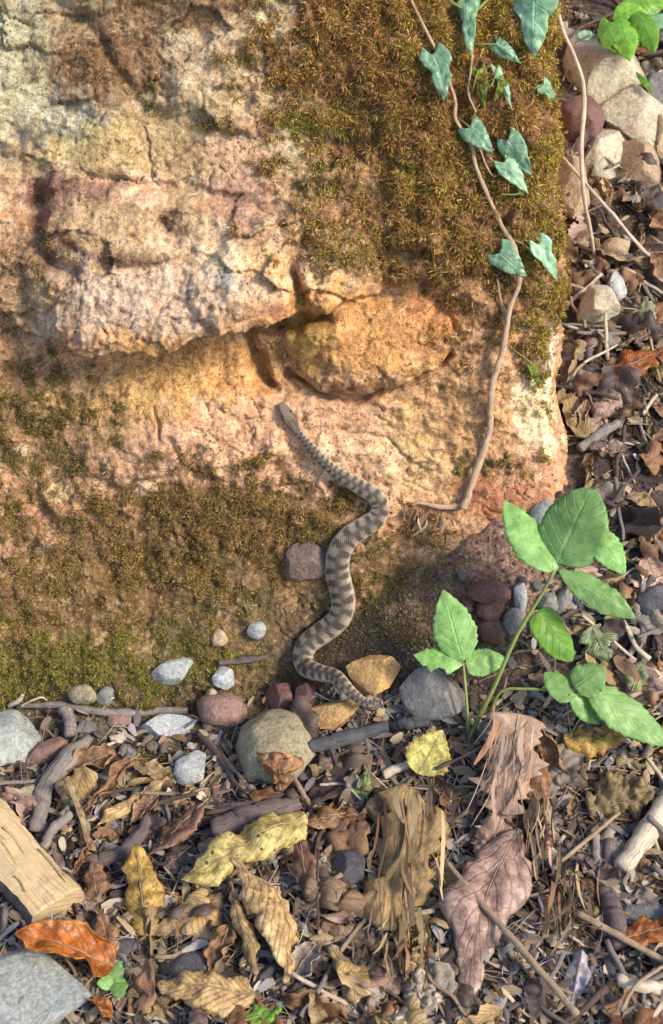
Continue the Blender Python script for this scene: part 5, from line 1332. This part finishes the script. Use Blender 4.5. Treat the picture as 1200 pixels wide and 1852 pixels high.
KH = [(0.26, 0.18, 0.09), (0.16, 0.10, 0.06), (0.34, 0.25, 0.14), (0.22, 0.12, 0.07), (0.12, 0.085, 0.06)]
PK = [(0.34, 0.22, 0.17), (0.24, 0.15, 0.12), (0.42, 0.32, 0.25), (0.30, 0.16, 0.09), (0.18, 0.13, 0.11)]
BYLAB = {o_['label']: o_ for o_ in COL.objects if 'label' in o_}
fibres(BYLAB['olive brown shredded leaf hanging like torn cloth'], (745, 1445), (715, 1720), 80, 26, KH, (.034, .016))
fibres(BYLAB['frayed lower end of brown fibrous leaf'], (720, 1680), (745, 1810), 80, 44, KH, (.018, .010))
fibres(BYLAB['greyish pink dry leaf strip hanging beneath the green plant'], (925, 1290), (905, 1530), 80, 34, PK, (.038, .022))
fibres(BYLAB['torn orange brown scrap below the jagged copper leaf'], (960, 1440), (960, 1600), 60, 40, KH + PK, (.02, .012))
fibres(BYLAB['frayed tan leaf above the straight tan twig'], (1010, 1580), (1000, 1720), 90, 50, KH, (.012, .008))
fibres(ivy, (775, 925), (755, 985), 70, 45, PK + KH, (.004, .004))

# ------------------------------------------------------------------ green plants
def leaflet(parent, mt, a, b, w, zb, zt, **k):
    """leaflet held in the air: pixel points pushed a given distance towards the camera from the surface"""
    pb, _ = hit(*a, BG); pt, _ = hit(*b, BG)
    db, dt = ray(*a), ray(*b)
    B = pb - db * zb; T_ = pt - dt * zt
    kw = dict(kind='ovate', fold=-.15, crinkle=.03, ripple=.005, wav=.03, ecurl=-.25, serr=.14, teeth=11, nv=7, face=.55, bend=.3, midrib=False)
    kw.update(k)
    nh = ((CAM - (B + T_) / 2).normalized() * .6 + Vector((0, 0, 1)) * .5).normalized()
    return place_leaf('leaf', L[mt], a, b, w, parent=parent, B=B, T=T_, nh=nh, **kw)


def air(px, py, d):
    p, _ = hit(px, py, BG); return np.array(p - ray(px, py) * d)


def stem(parent, pts_, r, m='gstem', name='stem'):
    Q_ = resample([air(*p) for p in pts_], 24); o_ = np.array(parent.location)
    v_, f_, u_ = tube(Q_ - o_, np.linspace(r[0], r[1], 24), 7, .06)
    return link(name, make_mesh(name, v_, f_, W[m], uv=u_), parent)


pl = link('seedling', None, label='bright green seedling with three large serrated leaflets on a slanting hairy stem', cat='plant'); pl.location = hit(850, 1330, BG)[0]
stem(pl, [(845, 1345, .0), (865, 1300, .012), (895, 1240, .03), (935, 1150, .05), (980, 1075, .065), (1004, 1032, .075)], (.0021, .0014))
leaflet(pl, 'green', (1006, 1034), (911, 903), 92, .075, .085, tilt=.25, side=.03)
leaflet(pl, 'green', (1008, 1020), (1072, 882), 132, .075, .10, kind='broad', fold=-.08, tilt=-.2, serr=.07)
leaflet(pl, 'green', (1010, 1030), (1152, 1120), 62, .075, .075, tilt=.2, fold=-.25, kind='lance')
leaflet(pl, 'green', (1075, 960), (1131, 1040), 64, .080, .085, kind='ovate', fold=-.1)
pl2 = link('seedling', None, label='small green seedling with three toothed leaflets in front of the dark grey stone', cat='plant'); pl2.location = hit(848, 1325, BG)[0]
stem(pl2, [(848, 1335, .0), (846, 1290, .02), (842, 1240, .03), (838, 1198, .035)], (.0015, .001))
leaflet(pl2, 'green', (838, 1196), (802, 1066), 88, .035, .05, tilt=-.2, fold=-.1)
leaflet(pl2, 'green', (838, 1200), (748, 1184), 62, .035, .04, kind='lobed', serr=.2, tilt=.2)
leaflet(pl2, 'green', (842, 1202), (914, 1192), 52, .035, .03, kind='broad', tilt=.3)
pl3 = link('seedling', None, label='low green seedling with narrow leaflets spreading towards the golden yellow leaf', cat='plant'); pl3.location = hit(880, 1300, BG)[0]
stem(pl3, [(880, 1310, .0), (905, 1252, .02), (950, 1246, .03), (1000, 1248, .035), (1062, 1246, .04)], (.0014, .001))
leaflet(pl3, 'green', (1062, 1246), (1218, 1352), 82, .04, .035, kind='ovate', fold=-.12)
leaflet(pl3, 'green', (1040, 1262), (985, 1216), 56, .04, .035, kind='broad', tilt=.2)
leaflet(pl3, 'green', (1040, 1245), (1092, 1205), 70, .04, .045, kind='broad', fold=-.2)
leaflet(pl3, 'green', (1030, 1255), (1085, 1310), 40, .04, .03, kind='lance', fold=-.2)
leaflet(pl3, 'green', (1115, 1300), (1185, 1340), 40, .03, .026, kind='lance')
leaflet(pl3, 'green2', (973, 1104), (1036, 1196), 74, .05, .045, kind='broad', fold=-.25, tilt=-.2, serr=.06)
stem(pl3, [(935, 1150, .05), (955, 1112, .051), (973, 1104, .05)], (.0008, .0007), name='leaf_stalk')
pl4 = link('seedling', None, label='tiny three leaved green seedling beside the glossy orange leaf', cat='plant'); pl4.location = hit(205, 1790, BG)[0]
stem(pl4, [(206, 1800, .0), (206, 1785, .008), (207, 1775, .012)], (.0006, .0005))
leaflet(pl4, 'green', (207, 1774), (216, 1738), 28, .012, .014, kind='broad')
leaflet(pl4, 'green', (206, 1776), (176, 1778), 28, .012, .012, kind='broad')
leaflet(pl4, 'green', (208, 1778), (222, 1804), 30, .012, .010, kind='broad')
leaflet(pl4, 'green', (209, 1775), (232, 1784), 22, .012, .012, kind='broad')
# leafy twig over the bank
pl5 = link('leafy_branch', None, label='thin dark branch with fresh yellow green leaves arching over the stones on the bank', cat='branch'); pl5.location = hit(1215, 20, BG)[0]
stem(pl5, [(1260, 6, .0), (1200, 4, .06), (1140, 10, .09), (1090, 32, .10), (1050, 50, .10), (1025, 72, .10)], (.0022, .001), 'dark')
stem(pl5, [(1150, 8, .088), (1110, 40, .09), (1070, 62, .09), (1040, 78, .09)], (.0014, .0006), 'dark', 'side_twig')
leaflet(pl5, 'green2', (1110, 22), (1178, 40), 52, .10, .09, tilt=.3, kind='broad')
leaflet(pl5, 'green2', (1130, 12), (1205, 2), 60, .10, .09, kind='broad')
leaflet(pl5, 'green2', (1118, 30), (1140, 112), 60, .10, .10, kind='ovate', fold=-.2)
leaflet(pl5, 'green2', (1100, 40), (1095, 90), 36, .10, .10, kind='lance')
leaflet(pl5, 'ivyolive', (1130, 50), (1200, 72), 44, .09, .08, kind='ovate')
leaflet(pl5, 'ivy', (1168, 40), (1222, 36), 36, .09, .09, kind='ovate')
leaflet(pl5, 'ivy', (1045, 62), (1082, 66), 24, .09, .09, kind='ovate')
leaflet(pl5, 'green2', (1150, 20), (1185, 95), 60, .10, .10, kind='ovate', fold=-.2)
leaflet(pl5, 'green2', (1090, 30), (1118, 100), 44, .10, .10, kind='lance')
leaflet(pl5, 'green2', (1150, 130), (1182, 170), 12, .05, .05, kind='lance')

# ------------------------------------------------------------------ filler individuals
LANDMARKS = []
for px_, py_, ph in ((30, 1815, 'large flat pale stone'), (8, 1352, 'broad blue grey stone'), (402, 1292, 'smooth pink pebble'), (302, 1316, 'long bluish white stone'), (352, 1394, 'angular bluish white stone'), (497, 1362, 'khaki cobble'),
                     (683, 1222, 'orange tan stone'), (790, 1248, 'dark grey rounded stone'), (60, 1570, 'pale split wood'), (120, 1730, 'glossy orange leaf'), (262, 1630, 'upright yellow leaf'), (430, 1560, 'olive spotted leaf'), (480, 1700, 'arching tan leaf'),
                     (380, 1800, 'broad ribbed tan leaf'), (215, 1440, 'rusty rolled leaf'), (330, 1510, 'reddish furled leaf'), (780, 1355, 'pale yellow serrated leaf'), (1075, 1325, 'golden yellow leaf'), (970, 1390, 'jagged copper leaf'), (890, 1670, 'big pinkish leaf'),
                     (720, 1570, 'shredded olive leaf'), (640, 1340, 'charcoal stick'), (620, 1640, 'brown wood chunk'), (1120, 1460, 'crumpled khaki leaf'), (1040, 1780, 'lavender grey leaf'), (1170, 1520, 'bleached stick'), (1180, 1700, 'tan orange leaf'), (890, 1085, 'red pebbles'),
                     (1060, 1000, 'large green leaflets'), (1157, 1090, 'upright grey stick'), (1150, 665, 'amber leaf'), (1080, 572, 'cream cube stone'), (1160, 310, 'angular tan stone'), (1150, 215, 'whitish slab'), (1045, 225, 'rusty red cobble'), (1085, 790, 'bluish grey stick'), (640, 1790, 'curled rimmed leaf'), (560, 1590, 'dark red strip'), (1120, 1200, 'right green leaflets')):
    LANDMARKS.append((hit(px_, py_)[0], ph))


def near(p):
    return min(LANDMARKS, key=lambda e_: (e_[0] - p).length)[1]


KEEP = [(895, 1680, 95, 165), (1040, 1785, 60, 70), (430, 1570, 130, 75), (480, 1700, 80, 120), (1120, 1460, 85, 65), (1075, 1322, 85, 50), (380, 1800, 110, 65), (120, 1730, 115, 65), (60, 1815, 110, 90), (780, 1355, 60, 75), (256, 1630, 65, 90), (60, 1570, 120, 110), (725, 1570, 80, 140), (910, 1400, 80, 120)]


def filler_spots(n, seed):
    r = np.random.default_rng(seed); out = []
    while len(out) < n:
        if r.random() < .66: px, py = r.uniform(-60, 1260), r.uniform(1330, 1900)
        else: px, py = r.uniform(1035, 1260), r.uniform(20, 1330)
        if py < 1330 and px < 1030: continue
        if py < 1420 and px < 430: continue
        if any(((px - a) / ra) ** 2 + ((py - b) / rb) ** 2 < 1 for a, b, ra, rb in KEEP): continue
        out.append((px, py))
    return out


FL = [('brown', 'ovate', 'small brown curled dead leaf'), ('dark', 'ovate', 'small dark decayed leaf'), ('grey', 'broad', 'small grey brittle leaf'),
      ('khaki', 'lance', 'narrow khaki dead leaf'), ('rust', 'ovate', 'small rust brown dead leaf'), ('tan', 'broad', 'small pale tan dead leaf'), ('pink', 'strip', 'dull pinkish torn leaf strip'), ('dark', 'strip', 'dark torn leaf strip')]
LM = []
for k, (mt, kd, lab) in enumerate(FL):
    vs_ = []
    for j in range(3):
        P_, uv_ = leaf_mesh('x', None, random.uniform(.35, .6), kind=kd, fold=random.uniform(-.3, .3), roll=random.choice((-1, 1)) * random.uniform(.3, 1.1), bend=random.uniform(-.3, 1.0), bend_end=random.uniform(-.4, .6), twist=random.uniform(-.6, .6), crinkle=.14, ripple=.01, serr=.2, nt=18, ns=9, seed=k * 3.3 + j, wav=.12, tear=.5, ecurl=random.uniform(-1.6, 1.6))
        vs_.append(make_mesh('fallen_leaf', (P_ - P_.mean((0, 1))).reshape(-1, 3), grid_faces(18, 9), L[mt], uv=uv_))
    LM.append(vs_)
for i, (a, b) in enumerate(filler_spots(270, 5)):
    k = random.choices(range(len(FL)), [3, 1.6, 3, 3.2, 2.2, 3.2, 1.8, 1.4])[0]
    p, n_ = hit(a, b, BG)
    o = link('fallen_leaf', random.choice(LM[k]), None, FL[k][2] + ' lying near the ' + near(p), 'leaf', 'small dead leaves in the litter')
    sc_ = random.uniform(.024, .062)
    o.matrix_world = Matrix.Translation(p + n_ * (.0022 + random.random() * .006)) @ n_.to_track_quat('Z', 'Y').to_matrix().to_4x4() @ Matrix.Rotation(random.uniform(0, 6.28), 4, 'Z') @ Matrix.Rotation(random.gauss(0, .35), 4, 'X') @ Matrix.Rotation(random.gauss(0, .3), 4, 'Y') @ Matrix.Scale(sc_, 4)
TM = []
for k, (mt, lab) in enumerate([('dark', 'thin dark twig'), ('grey', 'thin grey twig'), ('twig', 'thin tan twig'), ('purple', 'stubby purplish bark bit'), ('white', 'short pale stalk')]):
    vs_ = []
    for j in range(2):
        q_ = np.stack([np.linspace(-.5, .5, 12), .05 * noise(np.linspace(0, 3, 12), np.zeros(12), k + j * 7.0), .04 * noise(np.linspace(0, 3, 12), np.ones(12), k + j * 5.0)], -1)
        v_, f_, u_ = tube(q_, np.linspace(.03, .02, 12) * (3.2 if mt == 'purple' else 1.0), 7, .2, k + j)
        vs_.append(make_mesh('twig', v_, f_, W[mt], uv=u_))
    TM.append((vs_, lab))
for a, b in filler_spots(210, 6):
    k = random.choices(range(5), [3, 3.4, 2.4, .7, 1.3])[0]
    p, n_ = hit(a, b, BG); ln_ = random.uniform(.025, .085) * (.6 if k == 3 else 1)
    o = link('twig', random.choice(TM[k][0]), None, TM[k][1] + ' lying near the ' + near(p), 'twig', 'small twigs in the litter')
    o.matrix_world = Matrix.Translation(p + n_ * (.002 + random.random() * .006)) @ n_.to_track_quat('Z', 'Y').to_matrix().to_4x4() @ Matrix.Rotation(random.uniform(0, 6.28), 4, 'Z') @ Matrix.Rotation(random.gauss(0, .15), 4, 'Y') @ Matrix.Scale(ln_, 4)
PM = []
for k, (mt, lab) in enumerate([('grey', 'small grey pebble'), ('dark', 'small dark pebble'), ('pink', 'small dull pink pebble'), ('white', 'small whitish pebble'), ('tan', 'small tan pebble')]):
    v_, f_ = stone_verts(1, .75, .6, 5.0 + k, .5, ICO3); PM.append((make_mesh('pebble', v_, f_, S[mt]), lab))
r_ = np.random.default_rng(12)
sp = filler_spots(60, 8) + [(r_.uniform(0, 900), r_.uniform(1245, 1400)) for _ in range(60)] + [(r_.uniform(820, 1120), r_.uniform(1040, 1290)) for _ in range(30)]
for a, b in sp:
    k = random.choices(range(5), [4, 4, 2, 1.2, 1])[0]
    p, n_ = hit(a, b, BG); sc_ = random.uniform(.0025, .0075)
    o = link('pebble', PM[k][0], None, PM[k][1] + ' in the soil near the ' + near(p), 'pebble', 'small pebbles in the soil')
    o.matrix_world = Matrix.Translation(p + n_ * sc_ * .2) @ Matrix.Rotation(random.uniform(0, 6.28), 4, 'Z') @ Matrix.Rotation(random.gauss(0, .2), 4, 'X') @ Matrix.Scale(sc_, 4)
